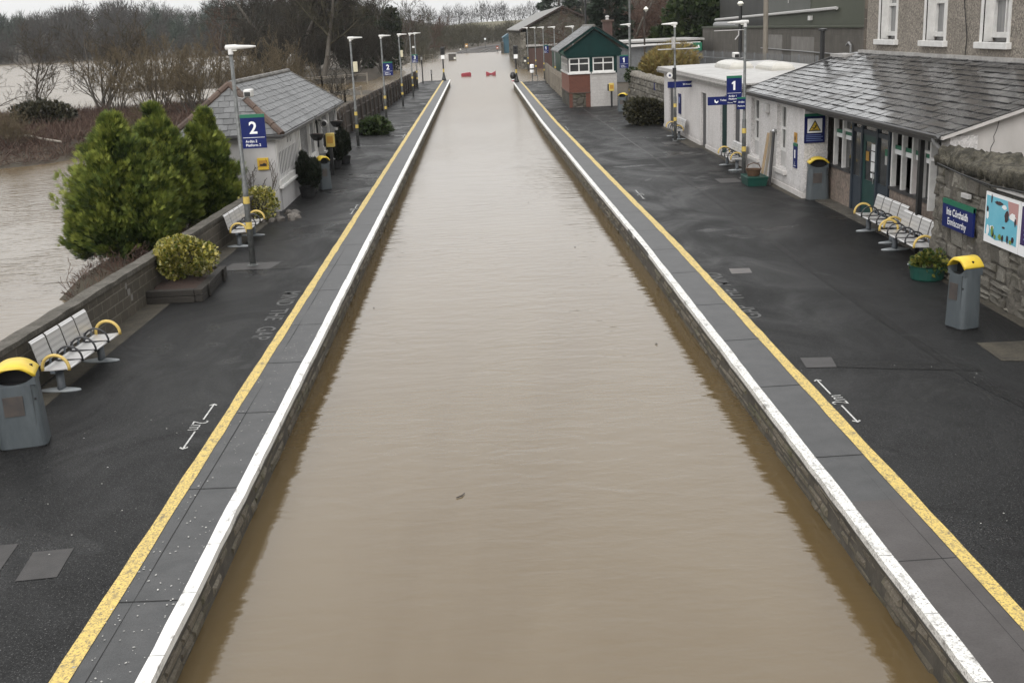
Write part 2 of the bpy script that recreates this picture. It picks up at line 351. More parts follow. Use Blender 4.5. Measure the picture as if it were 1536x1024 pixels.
X['twig_tan']=m_leaf('tan_twigs',[(.085,.065,.038),(.12,.094,.057),(.16,.125,.078)],.9)
X['twig_red']=m_leaf('reddish_twigs',[(.05,.03,.022),(.085,.05,.036),(.10,.064,.047)],.9)
X['twig_olive']=m_leaf('olive_twigs',[(.036,.032,.019),(.055,.049,.029),(.075,.066,.04)],.9)
X['twig_dark']=m_leaf('dark_twigs',[(.026,.022,.016),(.040,.034,.024),(.056,.047,.034)],.9)
X['twig_far']=m_leaf('far_wood',[(.026,.022,.018),(.046,.035,.028),(.034,.038,.028),(.056,.042,.034)],.9)
X['ivy']=m_leaf('ivy_leaves',[(.015,.022,.01),(.03,.042,.017),(.045,.058,.024)],.45)
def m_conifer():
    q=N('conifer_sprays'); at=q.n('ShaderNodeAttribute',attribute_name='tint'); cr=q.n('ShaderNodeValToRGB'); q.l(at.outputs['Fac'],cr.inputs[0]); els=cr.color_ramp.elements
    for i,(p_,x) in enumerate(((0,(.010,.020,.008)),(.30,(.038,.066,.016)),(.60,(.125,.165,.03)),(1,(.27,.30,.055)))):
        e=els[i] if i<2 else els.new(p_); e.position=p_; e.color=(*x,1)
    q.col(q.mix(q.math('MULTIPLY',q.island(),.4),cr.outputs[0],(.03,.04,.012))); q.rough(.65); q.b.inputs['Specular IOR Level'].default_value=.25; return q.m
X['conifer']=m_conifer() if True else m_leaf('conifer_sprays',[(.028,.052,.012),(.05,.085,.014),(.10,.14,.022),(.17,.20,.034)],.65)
X['conifer_dark']=m_leaf('dark_conifer_needles',[(.012,.022,.014),(.022,.036,.02),(.035,.05,.026)],.6)
X['varieg']=m_leaf('variegated_leaves',[(.04,.07,.012),(.42,.36,.06),(.06,.10,.015),(.66,.56,.17),(.10,.13,.02),(.75,.68,.36)],.4)
X['orange_leaf']=m_leaf('ochre_twigs',[(.16,.11,.045),(.27,.19,.06),(.20,.19,.07),(.36,.27,.09)],.8)
X['evergreen']=m_leaf('evergreen_leaves',[(.016,.03,.010),(.032,.052,.016),(.062,.08,.026)],.45)
X['shrub_dark']=m_leaf('dark_shrub_leaves',[(.018,.02,.011),(.04,.036,.02),(.065,.06,.03)],.5)
X['plant_green']=m_leaf('pansy_leaves',[(.03,.055,.012),(.06,.09,.02),(.22,.20,.04)],.5)
X['potted']=m_leaf('dark_potted_leaves',[(.008,.013,.008),(.016,.024,.012),(.03,.03,.02)],.5)
X['bramble']=m_leaf('bramble_stems',[(.05,.028,.022),(.085,.052,.04),(.12,.085,.062)],.9)
X['ground']=M('wet_earth_and_grass',(.045,.037,.023),(.07,.053,.036),ns=.3,rough=.9,bump=.6,bs=3,bd=.1,co='World',fine=.3,fs=3)
X['field']=M('winter_field',(.09,.095,.04),(.12,.10,.06),ns=.02,rough=.9,co='World')
X['ballast']=M('track_ballast',(.05,.046,.041),(.08,.073,.064),ns=3,rough=.9,bump=1,bs=12,bd=.05,co='World')
X['rail']=M('rusty_rail',(.07,.06,.055),(.05,.04,.035),rough=.5)
X['olive']=M('olive_cladding',(.052,.058,.038),(.062,.068,.046),ns=.5,rough=.6,co='World')
X['olive_grey']=M('grey_cladding',(.085,.09,.08),(.1,.104,.094),ns=.5,rough=.6,co='World')
X['dark_clad']=M('dark_cladding',(.032,.033,.03),(.045,.045,.042),ns=.6,rough=.6,co='World',st=(1,1,.2))
X['conc_wall']=m_brick('old_concrete_wall',(.095,.085,.072),(.115,.104,.09),(.08,.072,.06),.9,.45,.01,'YZ',.85,.4,.5,(.06,.055,.045))
X['pale_wall']=M('pale_patch',(.20,.19,.175),(.15,.14,.128),ns=1.2,rough=.85,co='World')
X['palis']=M('galvanised_palisade',(.18,.185,.19),(.13,.135,.14),ns=5,rough=.5,metal=.2)
X['shed_roof']=M('asbestos_roof',(.21,.205,.195),(.16,.155,.145),ns=.8,rough=.6,co='World',bump=.2,bs=4)
X['brown_door']=M('brown_shed_door',(.055,.028,.022),(.075,.04,.032),ns=3,rough=.7,st=(1,1,.2),co='World')
X['green_shed']=M('green_corrugated',(.02,.05,.035),(.026,.06,.042),rough=.5,ns=2)
X['teal_box']=M('blue_teal_panel',(.03,.10,.14),(.04,.09,.12),rough=.5)
X['map_blue']=M('poster_blue',(.14,.45,.58),(.18,.50,.62),ns=3,rough=.25)
X['map_pink']=M('poster_pink',(.48,.27,.26),rough=.25)
X['map_green']=M('poster_green',(.18,.27,.06),rough=.25)
X['map_dark']=M('poster_dark',(.05,.03,.035),rough=.25)
X['map_purple']=M('poster_purple',(.05,.03,.11),rough=.25)
X['rock']=M('garden_rock',(.10,.09,.08),(.2,.18,.16),ns=4,rough=.8,bump=.6,bs=12,island=.6)
X['orange']=M('orange_sign',(.30,.07,.03),rough=.5)
X['lamp_glass']=M('lamp_glass',(.75,.74,.66),rough=.3)
X['cable']=M('black_cable',(.01,.01,.01),rough=.5)
X['cabinet']=M('cabinet_grey',(.06,.055,.05),(.08,.07,.06),ns=2,rough=.6)
X['skylight']=M('skylight_dome',(.48,.465,.42),(.42,.40,.36),ns=3,rough=.25)
X['blue_plate']=M('blue_plate',(.02,.06,.22),rough=.4)

def m_water():
    q=N('flood_water'); c=q.coord('World'); c2=q.coord('World',(.75,1.5,1))
    col=q.mix(q.ramp(q.noise(q.coord('World',(.5,.12,1)),.6,4,.6,.8),.35,.68),(.116,.081,.039),(.140,.103,.056))
    q.col(col); q.b.inputs['IOR'].default_value=1.62; q.b.inputs['Specular IOR Level'].default_value=.5
    sp=q.n('ShaderNodeSeparateXYZ'); q.l(c,sp.inputs[0])
    q.rough(q.math('MAXIMUM',q.ramp(sp.outputs[1],18,95,.05,.27),q.ramp(sp.outputs[0],-8,-14,.05,.13)))   # wind-ruffled on the open reaches, sheltered near the bridge
    a=q.noise(c2,1.9,2,.5,.4); b=q.noise(c2,6.,2,.5); g=q.ramp(q.noise(q.coord('World',(1,.5,1)),.12,3),.38,.66,.2,1.); sx=q.n('ShaderNodeSeparateXYZ'); q.l(c,sx.inputs[0]); g=q.math('MULTIPLY',g,q.ramp(sx.outputs[0],-8.5,-13,1.,4.5))
    q.bump(q.math('MULTIPLY',q.math('ADD',a,q.math('MULTIPLY',b,.3)),g),.42,.06)
    q.bump(q.noise(q.coord('World',(.4,1,1)),.5,3),.22,.12)
    return q.m
X['water']=m_water()
# ------------------------------------------------------------------ vegetation generators
def tubes_np(S,n=3):
    """S: (N,8) p0,p1,r0,r1 -> verts, quads"""
    S=np.asarray(S,float); P0,P1,r0,r1=S[:,0:3],S[:,3:6],S[:,6],S[:,7]
    T=P1-P0; T/=np.linalg.norm(T,axis=1,keepdims=True)+1e-9
    A=np.where(np.abs(T[:,2:3])<.9,np.array([[0,0,1.]]),np.array([[1.,0,0]]))
    U=np.cross(T,A); U/=np.linalg.norm(U,axis=1,keepdims=True); W=np.cross(T,U)
    an=2*np.pi*np.arange(n)/n; ring=U[:,None]*np.cos(an)[None,:,None]+W[:,None]*np.sin(an)[None,:,None]
    V=np.stack([P0[:,None]+ring*r0[:,None,None],P1[:,None]+ring*r1[:,None,None]],1).reshape(-1,3)
    b=(np.arange(len(S))*2*n)[:,None]; j=np.arange(n)[None]; k=(j+1)%n
    F=np.stack([b+j,b+k,b+n+k,b+n+j],-1).reshape(-1,4)
    return V,F
def bare_segments(seed,H,r0,levels=((9,.42),(6,.5),(6,.45),(4,.45)),spread=.75,up=.25,trunk=.35,wig=.16,stems=1,rmin=.012,lean=0.):
    rg=random.Random(seed); tr=[];cr=[]
    def grow(p,d,L,r,lev,out):
        k=5 if lev<=1 else 4 if lev==2 else 2
        pts=[];q=Vector(p);dd=Vector(d)
        for i in range(k):
            dd=(dd+Vector((rg.gauss(0,wig),rg.gauss(0,wig),rg.gauss(0,wig)+up*.35))).normalized()
            nq=q+dd*L/k; ra=max(rmin,r*(1-.75*i/k)); rb=max(rmin*.8,r*(1-.75*(i+1)/k))
            out.append((*q,*nq,ra,rb)); pts.append((q.copy(),nq.copy(),dd.copy(),ra)); q=nq
        if lev<len(levels):
            n,ratio=levels[lev]; lo=trunk if lev==0 else .15
            for c in range(n):
                t=lo+(1-lo)*(c+rg.random())/n; i=min(k-1,int(t*k)); f=t*k-i
                a,b,dd,ra=pts[i]; pos=a.lerp(b,f)
                az=rg.random()*6.283; ax=dd.orthogonal().normalized(); ax.rotate(Matrix.Rotation(az,3,dd))
                s=spread*(.7+.6*rg.random()); nd=(dd*(1-s*.5)+ax*s).normalized()
                grow(pos,nd,L*ratio*(1.15-.5*t)*(.7+.6*rg.random()),max(rmin,ra*.55),lev+1,cr)
    for sidx in range(stems):
        d=Vector((rg.gauss(0,.05)+lean,rg.gauss(0,.05),1)) if stems==1 else Vector((rg.gauss(0,.42),rg.gauss(0,.42),1)).normalized()
        o=Vector((0,0,-.15)) if stems==1 else Vector((rg.gauss(0,.3),rg.gauss(0,.3),-.1))
        grow(o,d,H*(.8 if stems==1 else .55+.4*rg.random()),r0 if stems==1 else r0*(.5+.5*rg.random()),0,tr)
    return tr,cr
def bare_tree(name,label,cat,loc,seed,H,r0,mat='twig',group=None,rz=0,**k):
    tr,cr=bare_segments(seed,H,r0,**k)
    t=thing(name,label,cat,loc,rz,group)
    V,F=tubes_np(tr,6); np_mesh('trunk',V,F,X['bark'],t)
    V,F=tubes_np(cr,3); np_mesh('crown',V,F,X[mat],t)
    return t
def sprays(rg,P,D,L,Wd,fan=3,spread=.45,droop=0.):
    """flat pointed blades fanned round direction D at P -> tri soup"""
    n=len(P); V=[];F=[]
    D=D/(np.linalg.norm(D,axis=1,keepdims=True)+1e-9)
    A=rg.normal(size=(n,3)); S=np.cross(D,A); S/=np.linalg.norm(S,axis=1,keepdims=True)+1e-9
    Vs=[];Fs=[];o=0
    vper=np.arange(n)*(4*fan)
    for f in range(fan):
        t=(f-(fan-1)/2)*spread
        d=D*math.cos(t)+S*math.sin(t); d[:,2]-=droop*abs(t)
        s=S*math.cos(t)-D*math.sin(t)
        l=L*(1-.25*abs(f-(fan-1)/2)); 
        Vs.append(np.stack([P,P+d*(l*.5)[:,None]+s*Wd[:,None],P+d*l[:,None],P+d*(l*.5)[:,None]-s*Wd[:,None]],1))
    V=np.stack(Vs,1).reshape(-1,3)
    # share the root vertex within a fan so that one spray is one island
    F=[]
    for f in range(fan):
        b=vper+4*f; r=vper
        F.append(np.stack([r,b+1,b+2,b+3],1))
    return V,np.concatenate(F)
def ellipsoid_leaves(seed,n,rad,cen,L,W,fan=2,inner=.55,upb=.35,lump=.25,flat=0.):
    rg=np.random.default_rng(seed)
    D=rg.normal(size=(n,3)); D/=np.linalg.norm(D,axis=1,keepdims=True)
    K=rg.normal(size=(9,3)); K/=np.linalg.norm(K,axis=1,keepdims=True); am=rg.uniform(-1,1,9)
    lum=1+lump*np.sum(np.clip((D@K.T)-.55,0,1)*am[None]*2.2,axis=1)
    r=(inner+(1-inner)*rg.random(n)**.6)*lum
    P=D*np.array(rad)*r[:,None]+np.array(cen)
    dd=D+rg.normal(size=(n,3))*.45; dd[:,2]+=upb
    return sprays(rg,P,dd,L*(.6+.8*rg.random(n)),W*(.7+.6*rg.random(n)),fan)
def leafy(name,label,cat,loc,seed,n,rad,zc,L,W,mat,group=None,fan=2,stem_r=.03,inner=.5,upb=.35,lump=.3,rz=0,part='foliage'):
    t=thing(name,label,cat,loc,rz,group)
    V,F=ellipsoid_leaves(seed,n,rad,(0,0,zc),L,W,fan,inner,upb,lump); np_mesh(part,V,F,X[mat],t)
    rg=random.Random(seed); segs=[]
    for i in range(9):
        a=rg.random()*6.28; e=Vector((math.cos(a)*rad[0]*.7*rg.random(),math.sin(a)*rad[1]*.7*rg.random(),zc+rad[2]*.4*rg.random()))
        s=Vector((rg.gauss(0,.05),rg.gauss(0,.05),-.03)); segs.append((*s,*e,stem_r,stem_r*.5))
    V,F=tubes_np(segs,5); np_mesh('stem',V,F,X['bark'],t)
    return t
def conifer(label,loc,seed,H,Rm,n=60,nlead=8,group='conifers behind the block wall'):
    """several leaders, each carrying upswept plumes of fine feathery sprays"""
    t=thing('conifer_tree',label,'tree',loc,0,group)
    rg=np.random.default_rng(seed); Vs=[];Fs=[];Ts=[];o=0; trunk=MB()
    leaders=[(0,0,1.,1.)]+[(math.cos(k*2.4+seed)*Rm*rg.uniform(.32,.55),math.sin(k*2.4+seed)*Rm*rg.uniform(.32,.55),rg.uniform(.50,.88),rg.uniform(.38,.55)) for k in range(nlead)]
    for (lx,ly,h,ws) in leaders:
        nb=int(n*(2.6 if ws==1. else 1.4)); u=rg.random(nb)**.9; th=rg.random(nb)*2*np.pi
        prof=np.interp(u,[0,.15,.33,.58,.80,1],[.80,.98,1,.62,.27,.05])*(1+.16*np.sin(th*3+u*9+seed))*rg.uniform(.78,1.12,nb)
        R_=Rm*ws*prof; z=H*h*(.015+.905*u); up=rg.uniform(.45,1.0,nb)+u*1.5
        S=np.stack([lx+R_*.35*np.cos(th),ly+R_*.35*np.sin(th),z],1)
        A=np.stack([np.cos(th),np.sin(th),up],1); A/=np.linalg.norm(A,axis=1,keepdims=True); Ln=(R_*.75+.16)
        m=96; tt=rg.random((nb,m))**.75
        B=np.cross(A,[0,0,1.]); B/=np.linalg.norm(B,axis=1,keepdims=True)+1e-9; Cc=np.cross(A,B)
        wd_=(.05+.17*Ln[:,None]*(1-tt)**.6*(.35+tt)); lb=rg.normal(size=(nb,m))*wd_; lc=rg.normal(size=(nb,m))*wd_*.55
        P=S[:,None]+A[:,None]*(tt*Ln[:,None])[...,None]+B[:,None]*lb[...,None]+Cc[:,None]*lc[...,None]
        P[...,2]+=(tt**2*.10*Ln[:,None])
        D=A[:,None]+B[:,None]*(lb/(wd_+.01)*.45)[...,None]+Cc[:,None]*(lc/(wd_+.01)*.3)[...,None]+np.array([0,0,.15])+rg.normal(size=(nb,m,3))*.12
        L=(.13+.15*rg.random((nb,m)))
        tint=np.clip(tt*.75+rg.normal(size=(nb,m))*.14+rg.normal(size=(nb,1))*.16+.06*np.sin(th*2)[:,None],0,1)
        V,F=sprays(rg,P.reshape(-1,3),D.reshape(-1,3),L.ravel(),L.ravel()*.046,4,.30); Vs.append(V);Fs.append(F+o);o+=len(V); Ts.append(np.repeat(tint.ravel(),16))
        trunk.tube((lx*.3,ly*.3,-.6),(lx,ly,H*h*.8),.07*(.6+ws*.5),.015,7)
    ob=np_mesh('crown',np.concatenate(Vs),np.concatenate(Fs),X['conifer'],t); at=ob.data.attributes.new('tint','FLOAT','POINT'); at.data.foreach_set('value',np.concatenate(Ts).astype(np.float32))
    trunk.build('trunk',X['bark'],t,world=False)
    return t
def stone_face(mb,P,Lu,z0,z1,rows,wmin,wmax,seed,proud=.05,jit=.018,back=.10):
    """irregular coursed rubble: P(u,z,d) -> point; every stone its own lump"""
    r=random.Random(seed); zs=[z0]; 
    hs=[r.uniform(.7,1.35) for _ in range(rows)]; s_=sum(hs)
    for h in hs: zs.append(zs[-1]+(z1-z0)*h/s_)
    for k in range(rows):
        u=-r.uniform(0,wmax)
        while u<Lu:
            w_=r.uniform(wmin,wmax)*(1.5 if r.random()<.12 else 1); a0,a1=max(u,0)+.008,min(u+w_,Lu)-.008
            if a1-a0>.06:
                split=[(zs[k],zs[k+1])] if r.random()>.22 or zs[k+1]-zs[k]<.14 else [(zs[k],zs[k]+(zs[k+1]-zs[k])*.45),(zs[k]+(zs[k+1]-zs[k])*.45,zs[k+1])]
                for c0,c1 in split:
                    b0,b1=c0+.007,c1-.007; pr=proud*r.uniform(.35,1.1); j=lambda:r.uniform(-jit,jit)
                    o=[(a0+abs(j())*.6,b0+abs(j())*.6),(a1-abs(j())*.6,b0+abs(j())*.6),(a1-abs(j())*.6,b1-abs(j())*.6),(a0+abs(j())*.6,b1-abs(j())*.6)]
                    e=min(.035,(a1-a0)*.22,(b1-b0)*.25); cu,cz=(a0+a1)/2,(b0+b1)/2
                    i=[(x+(e if x<cu else -e)*r.uniform(.6,1.3),z+(e if z<cz else -e)*r.uniform(.6,1.3)) for x,z in o]
                    mb.add([P(x,z,-back) for x,z in o]+[P(x,z,pr*.45) for x,z in o]+[P(x,z,pr+j()*.7) for x,z in i],
                       [(0,1,5,4),(1,2,6,5),(2,3,7,6),(3,0,4,7),(4,5,9,8),(5,6,10,9),(6,7,11,10),(7,4,8,11),(8,9,10,11)])
            u+=w_
def wood_mass(name,pts,mat,seed,tw=300,kind='stuff'):
    """pts: (x,y,z,height,width) - leafless crowns of fine twigs on thin trunks, one mass"""
    rg=np.random.default_rng(seed); Vs=[];Fs=[];o=0;S=[]
    for (x,y,z,h,w) in pts:
        m=int(tw*rg.uniform(.8,1.2)); D=rg.normal(size=(m,3)); D/=np.linalg.norm(D,axis=1,keepdims=True)
        r=(.15+.85*rg.random(m)**.6); P=D*np.array([w/2,w/2,h*.48])*r[:,None]+np.array([x,y,z+h*.46])
        d=D*.7+rg.normal(size=(m,3))*.4; d[:,2]+=.55; d/=np.linalg.norm(d,axis=1,keepdims=True)
        s=np.cross(d,rg.normal(size=(m,3))); s/=np.linalg.norm(s,axis=1,keepdims=True)
        L=h*rg.uniform(.10,.24,m)[:,None]; W=h*.0085*rg.uniform(.6,1.5,m)[:,None]
        V=np.stack([P-s*W,P+s*W,P+d*L],1).reshape(-1,3); F=np.arange(3*m).reshape(-1,3)
        Vs.append(V);Fs.append(F+o);o+=3*m
        for q in range(4):
            e=np.array([rg.uniform(-.4,.4)*w,rg.uniform(-.4,.4)*w,h*rg.uniform(.5,.95)])
            S.append((x,y,z-.3,x+e[0],y+e[1],z+e[2],h*.014,h*.004))
    V,F=tubes_np(S,3); F3=np.concatenate([F[:,[0,1,2]],F[:,[0,2,3]]])
    return tag(np_mesh(name,np.concatenate(Vs+[V]),np.concatenate(Fs+[F3+o]),X[mat]),kind=kind)

# ------------------------------------------------------------------ terrain, water
def sstep(a,b,x): 
    t=np.clip((x-a)/(b-a),0,1); return t*t*(3-2*t)
def shore(x): return np.interp(x,[-500,-176,-90,-60,-30,-3,30],[520,475,462,440,345,312,305])
def terrain(x,y):
    x=np.asarray(x,float);y=np.asarray(y,float)
    n=np.sin(x*.11+y*.07)*.5+np.sin(x*.043-y*.09+1)*.5; n2=np.sin(x*.9+y*.37)*.5+np.sin(y*.61-x*.41)*.5
    z=np.full(np.broadcast(x,y).shape,-1.7)
    sh=shore(x); d=y-sh
    bank=np.clip(d*.09,-1.4,np.interp(x,[-60,-22,42,90],[.9,.25,.25,.9])); hill=sstep(8,140,d)*np.interp(x,[-500,-150,-70,-22,42,90,200],[13,12,11,0,0,8,14])
    far=sstep(190,385,d)*np.interp(x,[-500,-100,0,100],[4,4,9,10])
    z=np.where(d>-14,np.maximum(z,-.46+bank+hill+far+n*.12*sstep(5,30,d)),z)
    # bramble bank across the river, near
    b=1.25*np.exp(-((x+29)/9.5)**2-((y-70)/13)**2)+1.1*np.exp(-((x+36)/12)**2-((y-92)/11)**2)+1.3*np.exp(-((x+22)/7)**2-((y-92)/14)**2)+.9*np.exp(-((x+48)/10)**2-((y-74)/9)**2)
    z=np.maximum(z,-1.7+np.minimum(b*1.9,1.75)+.08*n2)
    # narrow bank behind the block wall and shelter
    z=np.maximum(z,-1.7+1.75*sstep(-11.2+2.6*(1-sstep(22,28,y)),-9.9+2*(1-sstep(22,28,y)),x)*(1-sstep(-7.5,-6.5,x))*sstep(5,22,y)*(1-sstep(54,60,y)))
    # wooded land beyond the flooded car park
    l=sstep(-54,-44,x)*(1-sstep(-16,-11,x))*sstep(136,160,y)*(1-sstep(300,330,y))
    z=np.maximum(z,-1.7+2.0*l+.1*n)
    # shallow ridges in the car park
    cp=sstep(-24,-20,x)*(1-sstep(-9,-8,x))*sstep(62,70,y)*(1-sstep(128,140,y))
    z=np.maximum(z,-1.7+cp*(1.13+.055*np.sin(y*.33+x*.1)+.03*n2))
    # right bank: level behind the station, a wooded hill beyond
    rr=sstep(10.3,11.3,x)*(1-sstep(116,119,y)); z=np.maximum(z,-1.7+1.67*rr)
    r2=sstep(19,23,x)*sstep(100,115,y); z=np.maximum(z,-1.7+1.8*r2)
    z=z+np.where(x>26,sstep(26,95,x)*5*sstep(40,90,y),0)
    return z
def ground():
    xs=np.unique(np.concatenate([np.linspace(-520,-80,60),np.linspace(-80,40,80),np.linspace(40,260,40)]))
    ys=np.unique(np.concatenate([np.linspace(-40,0,9),np.linspace(0,180,91),np.linspace(180,480,76),np.linspace(480,1100,50)]))
    gx,gy=np.meshgrid(xs,ys); z=terrain(gx,gy); V=np.stack([gx,gy,z],-1).reshape(-1,3)
    nx,ny=len(xs),len(ys); i=np.arange((ny-1)*(nx-1)); a=(i//(nx-1))*nx+i%(nx-1)
    tag(np_mesh('ground',V,np.stack([a,a+1,a+nx+1,a+nx],1),X['ground'],smooth=True),kind='structure')
ground()
def tz(x,y): return float(terrain(x,y))
w=MB(); w.quad((-520,-40,WZ),(260,-40,WZ),(260,620,WZ),(-520,620,WZ)); struct('flood_water',w,X['water'])
w=MB()
# fields on the far rise
def field(name,x0,x1,y0,y1,m):
    xs=np.linspace(x0,x1,24); ys=np.linspace(y0,y1,16); gx,gy=np.meshgrid(xs,ys); V=np.stack([gx,gy,terrain(gx,gy)+.15],-1).reshape(-1,3)
    i=np.arange(15*23); a=(i//23)*24+i%23
    tag(np_mesh(name,V,np.stack([a,a+1,a+25,a+24],1),X[m],smooth=True),kind='structure')
field('field',-40,62,560,680,'field')

# ------------------------------------------------------------------ platforms
LE=[(-30,-3.13),(130,-3.19)]                                  # left edge
RE=[(-30,3.87),(28,3.87),(41,3.72),(67,3.48),(118,3.40)]      # right edge
def interp(pl,y): return float(np.interp(y,[a for a,b in pl],[b for a,b in pl]))
def strip(mb,pl,off0,off1,z,sgn,y0,y1,step=6.5,th=None,jit=0):
    rj=random.Random(4); jj={}
    ys=[y0]+[y for y in np.arange(math.ceil(y0/step)*step,y1,step) if y>y0+.01]+[y1]
    for a,b in zip(ys[:-1],ys[1:]):
        xa,xb=interp(pl,a),interp(pl,b)
        for q in(a,b): jj.setdefault(q,(rj.uniform(-jit,jit),rj.uniform(-jit,jit)))
        p=[(xa+sgn*off0+jj[a][0],a,z),(xb+sgn*off0+jj[b][0],b,z),(xb+sgn*off1+jj[b][1],b,z),(xa+sgn*off1+jj[a][1],a,z)]
        if sgn>0: p=p[::-1]
        mb.quad(*p[::1])
def lip(mb,pl,off0,off1,z0,z1,sgn,y0,y1,step=6.5,jit=0):
    rj=random.Random(9)
    ys=[y0]+[y for y in np.arange(math.ceil(y0/step)*step,y1,step) if y>y0+.01]+[y1]
    prof=[(off0,z0),(off0,z1),(off1,z1),(off1,z0)]
    rings=[]
    for y in ys:
        j0,j1,j2=[rj.uniform(-jit,jit) for _ in range(3)]; rings.append([(interp(pl,y)+sgn*(o+(j0 if o==off0 else j1)),y,z+j2*.4) for o,z in prof])
    mb.loft(rings)
YL,YR=130.,118.
# asphalt decks
for name,pl,sg,back,ye in (('platform_left',LE,-1,[(-30,-8.0),(30,-7.4),(56,-8.1),(64,-7.9),(130,-6.35)],YL),('platform_right',RE,1,[(-30,11.0),(70,11.0),(76,10.6),(118,7.4)],YR)):
    d=MB(); ys=sorted(set([-30,-10,0,10,20,28,34,41,48,56,60,64,67,70,76,90,105,ye]))
    ys=[y for y in ys if y<=ye]
    rings=[]
    for y in ys:
        e=interp(pl,y)+sg*.80; b=interp(back,y); r=[(e,y,-1.8),(e,y,0),(b,y,0),(b,y,-1.8)]; rings.append(r if sg<0 else r[::-1])
    d.loft(rings); struct(name,d,X['asphalt'])
    k=MB(); lip(k,pl,.0,.80,-.11,0.004,sg,-20,ye); struct('platform_coping',k,X['coping_grey'])
    wl=MB(); lip(wl,pl,.07,.79,-1.8,-.11,sg,-20,ye-.1); struct('platform_wall',wl,X['mortar_dark'])
    ws=MB(); stone_face(ws,lambda u,z,d,pl=pl,sg=sg:(interp(pl,u-19)+sg*(.10-d),u-19,z),ye+18.8,-.82,-.125,5,.22,.62,5+sg,.055); struct('platform_wall_stones',ws,X['plat_wall'])
# white edge, yellow line, slab joints
for pl,sg,ye,wm in ((LE,-1,YL,'white_line'),(RE,1,YR,'white_line_b')):
    a=MB(); lip(a,pl,-.008,.135,-.075,.009,sg,-19,ye+.01,.45,.006); struct('platform_edge_line',a,X[wm])
    a=MB(); strip(a,pl,.745,.915,.010,sg,-19,ye-.02,.55,None,.009); struct('platform_yellow_line',a,X['yellow_line'])
    j=MB(); rg=random.Random(3)
    y=2.
    while y<ye-2:
        y+=rg.uniform(2.6,3.1) if y<60 else 6
        e=interp(pl,y); x0,x1=e+sg*.14,e+sg*.74; j.add([(x0,y,.0075),(x1,y+.02,.0075),(x1,y+.038,.0075),(x0,y+.018,.0075)],[(0,1,2,3) if sg>0 else (3,2,1,0)])
    y=1.
    while y<60:
        y+=rg.uniform(.85,1.25); e=interp(pl,y); x0,x1=e-sg*.009,e+sg*.137; j.add([(x0,y,.0105),(x1,y,.0105),(x1,y+.008,.0105),(x0,y+.008,.0105)],[(0,1,2,3) if sg>0 else (3,2,1,0)])
    strip(j,pl,.588,.594,.0078,sg,-18,13 if sg>0 else 30,1.3,None,.007)
    struct('slab_joint',j,X['joint'])
b=MB(); lip(b,RE,.135,.745,-.09,.0065,1,-19,11.9); struct('brown_coping',b,X['coping_brown'])
# grooves and patches in the asphalt
def flat(name,poly,m,z=.005):
    mb=MB(); mb.poly([(x,y,z) for x,y in poly]); return struct(name,mb,X[m])
def ribbon(pts,wd): 
    L=[];Rr=[]
    for i,p in enumerate(pts):
        q0=pts[max(i-1,0)];q1=pts[min(i+1,len(pts)-1)]; t=Vector((q1[0]-q0[0],q1[1]-q0[1])).normalized(); n=Vector((-t.y,t.x))*wd/2
        L.append((p[0]+n.x,p[1]+n.y));Rr.append((p[0]-n.x,p[1]-n.y))
    return Rr+L[::-1]
flat('trench_patch',ribbon([(8.3,9),(7.62,13.5),(7.18,16.0),(7.1,20),(7.06,26),(7.1,33),(7.06,40),(7.03,46.5)],.17),'asphalt_patch')
flat('trench_patch',ribbon([(7.0,46.8),(6.9,60),(6.75,77)],.07),'manhole')
flat('trench_patch',ribbon([(4.6,45.6),(6.9,46.4),(8.6,47.2)],.09),'manhole')
flat('trench_patch',[(5.45,17.0),(6.3,16.75),(7.05,16.55),(7.5,16.45),(7.5,16.85),(6.6,17.05),(5.9,17.3),(5.4,17.4)],'asphalt_patch',.006)
flat('manhole_patch',[(4.95,17.05),(5.42,17.0),(5.5,17.55),(5.0,17.6)],'manhole',.007)
flat('manhole_patch',[(-5.15,11.0),(-4.73,11.05),(-4.79,11.75),(-5.22,11.7)],'manhole',.006)
flat('manhole_patch',[(-5.9,11.2),(-5.42,11.25),(-5.48,11.95),(-5.96,11.9)],'manhole',.006)
flat('concrete_patch',[(8.0,16.9),(9.3,16.6),(9.3,17.9),(8.05,17.95)],'foot_strip',.006)
flat('concrete_patch',[(-6.5,27.2),(-5.3,27.15),(-5.15,28.0),(-6.4,28.1)],'manhole',.006)
flat('concrete_patch',[(-5.28,27.1),(-4.75,27.1),(-4.6,27.9),(-5.1,28.0)],'asphalt_patch',.006)
flat('concrete_patch',[(8.0,38.2),(8.75,38.2),(8.75,39.3),(8.0,39.3)],'manhole',.006)
flat('concrete_patch',[(8.2,51.2),(8.85,51.2),(8.85,52.3),(8.2,52.3)],'manhole',.006)
flat('concrete_patch',[(9.05,49.3),(9.6,49.3),(9.6,52.8),(9.05,52.8)],'foot_strip',.006)
flat('reddish_patch',[(5.3,24.1),(5.75,24.1),(5.8,24.6),(5.35,24.65)],'bin_label',.005)
# strip of bare earth and moss along the foot of the walls
flat('wall_foot_strip',[(-7.5,14),(-7.12,14),(-6.72,29.5),(-6.55,36),(-7.3,36)],'foot_strip',.004)
flat('wall_foot_strip',[(9.0,9),(9.5,9),(9.75,23.6),(9.3,23.6)],'foot_strip',.004)
flat('wall_foot_strip',[(9.42,34.0),(9.75,34.0),(9.75,60),(9.35,60),(9.45,50),(9.4,40)],'foot_strip',.0045)
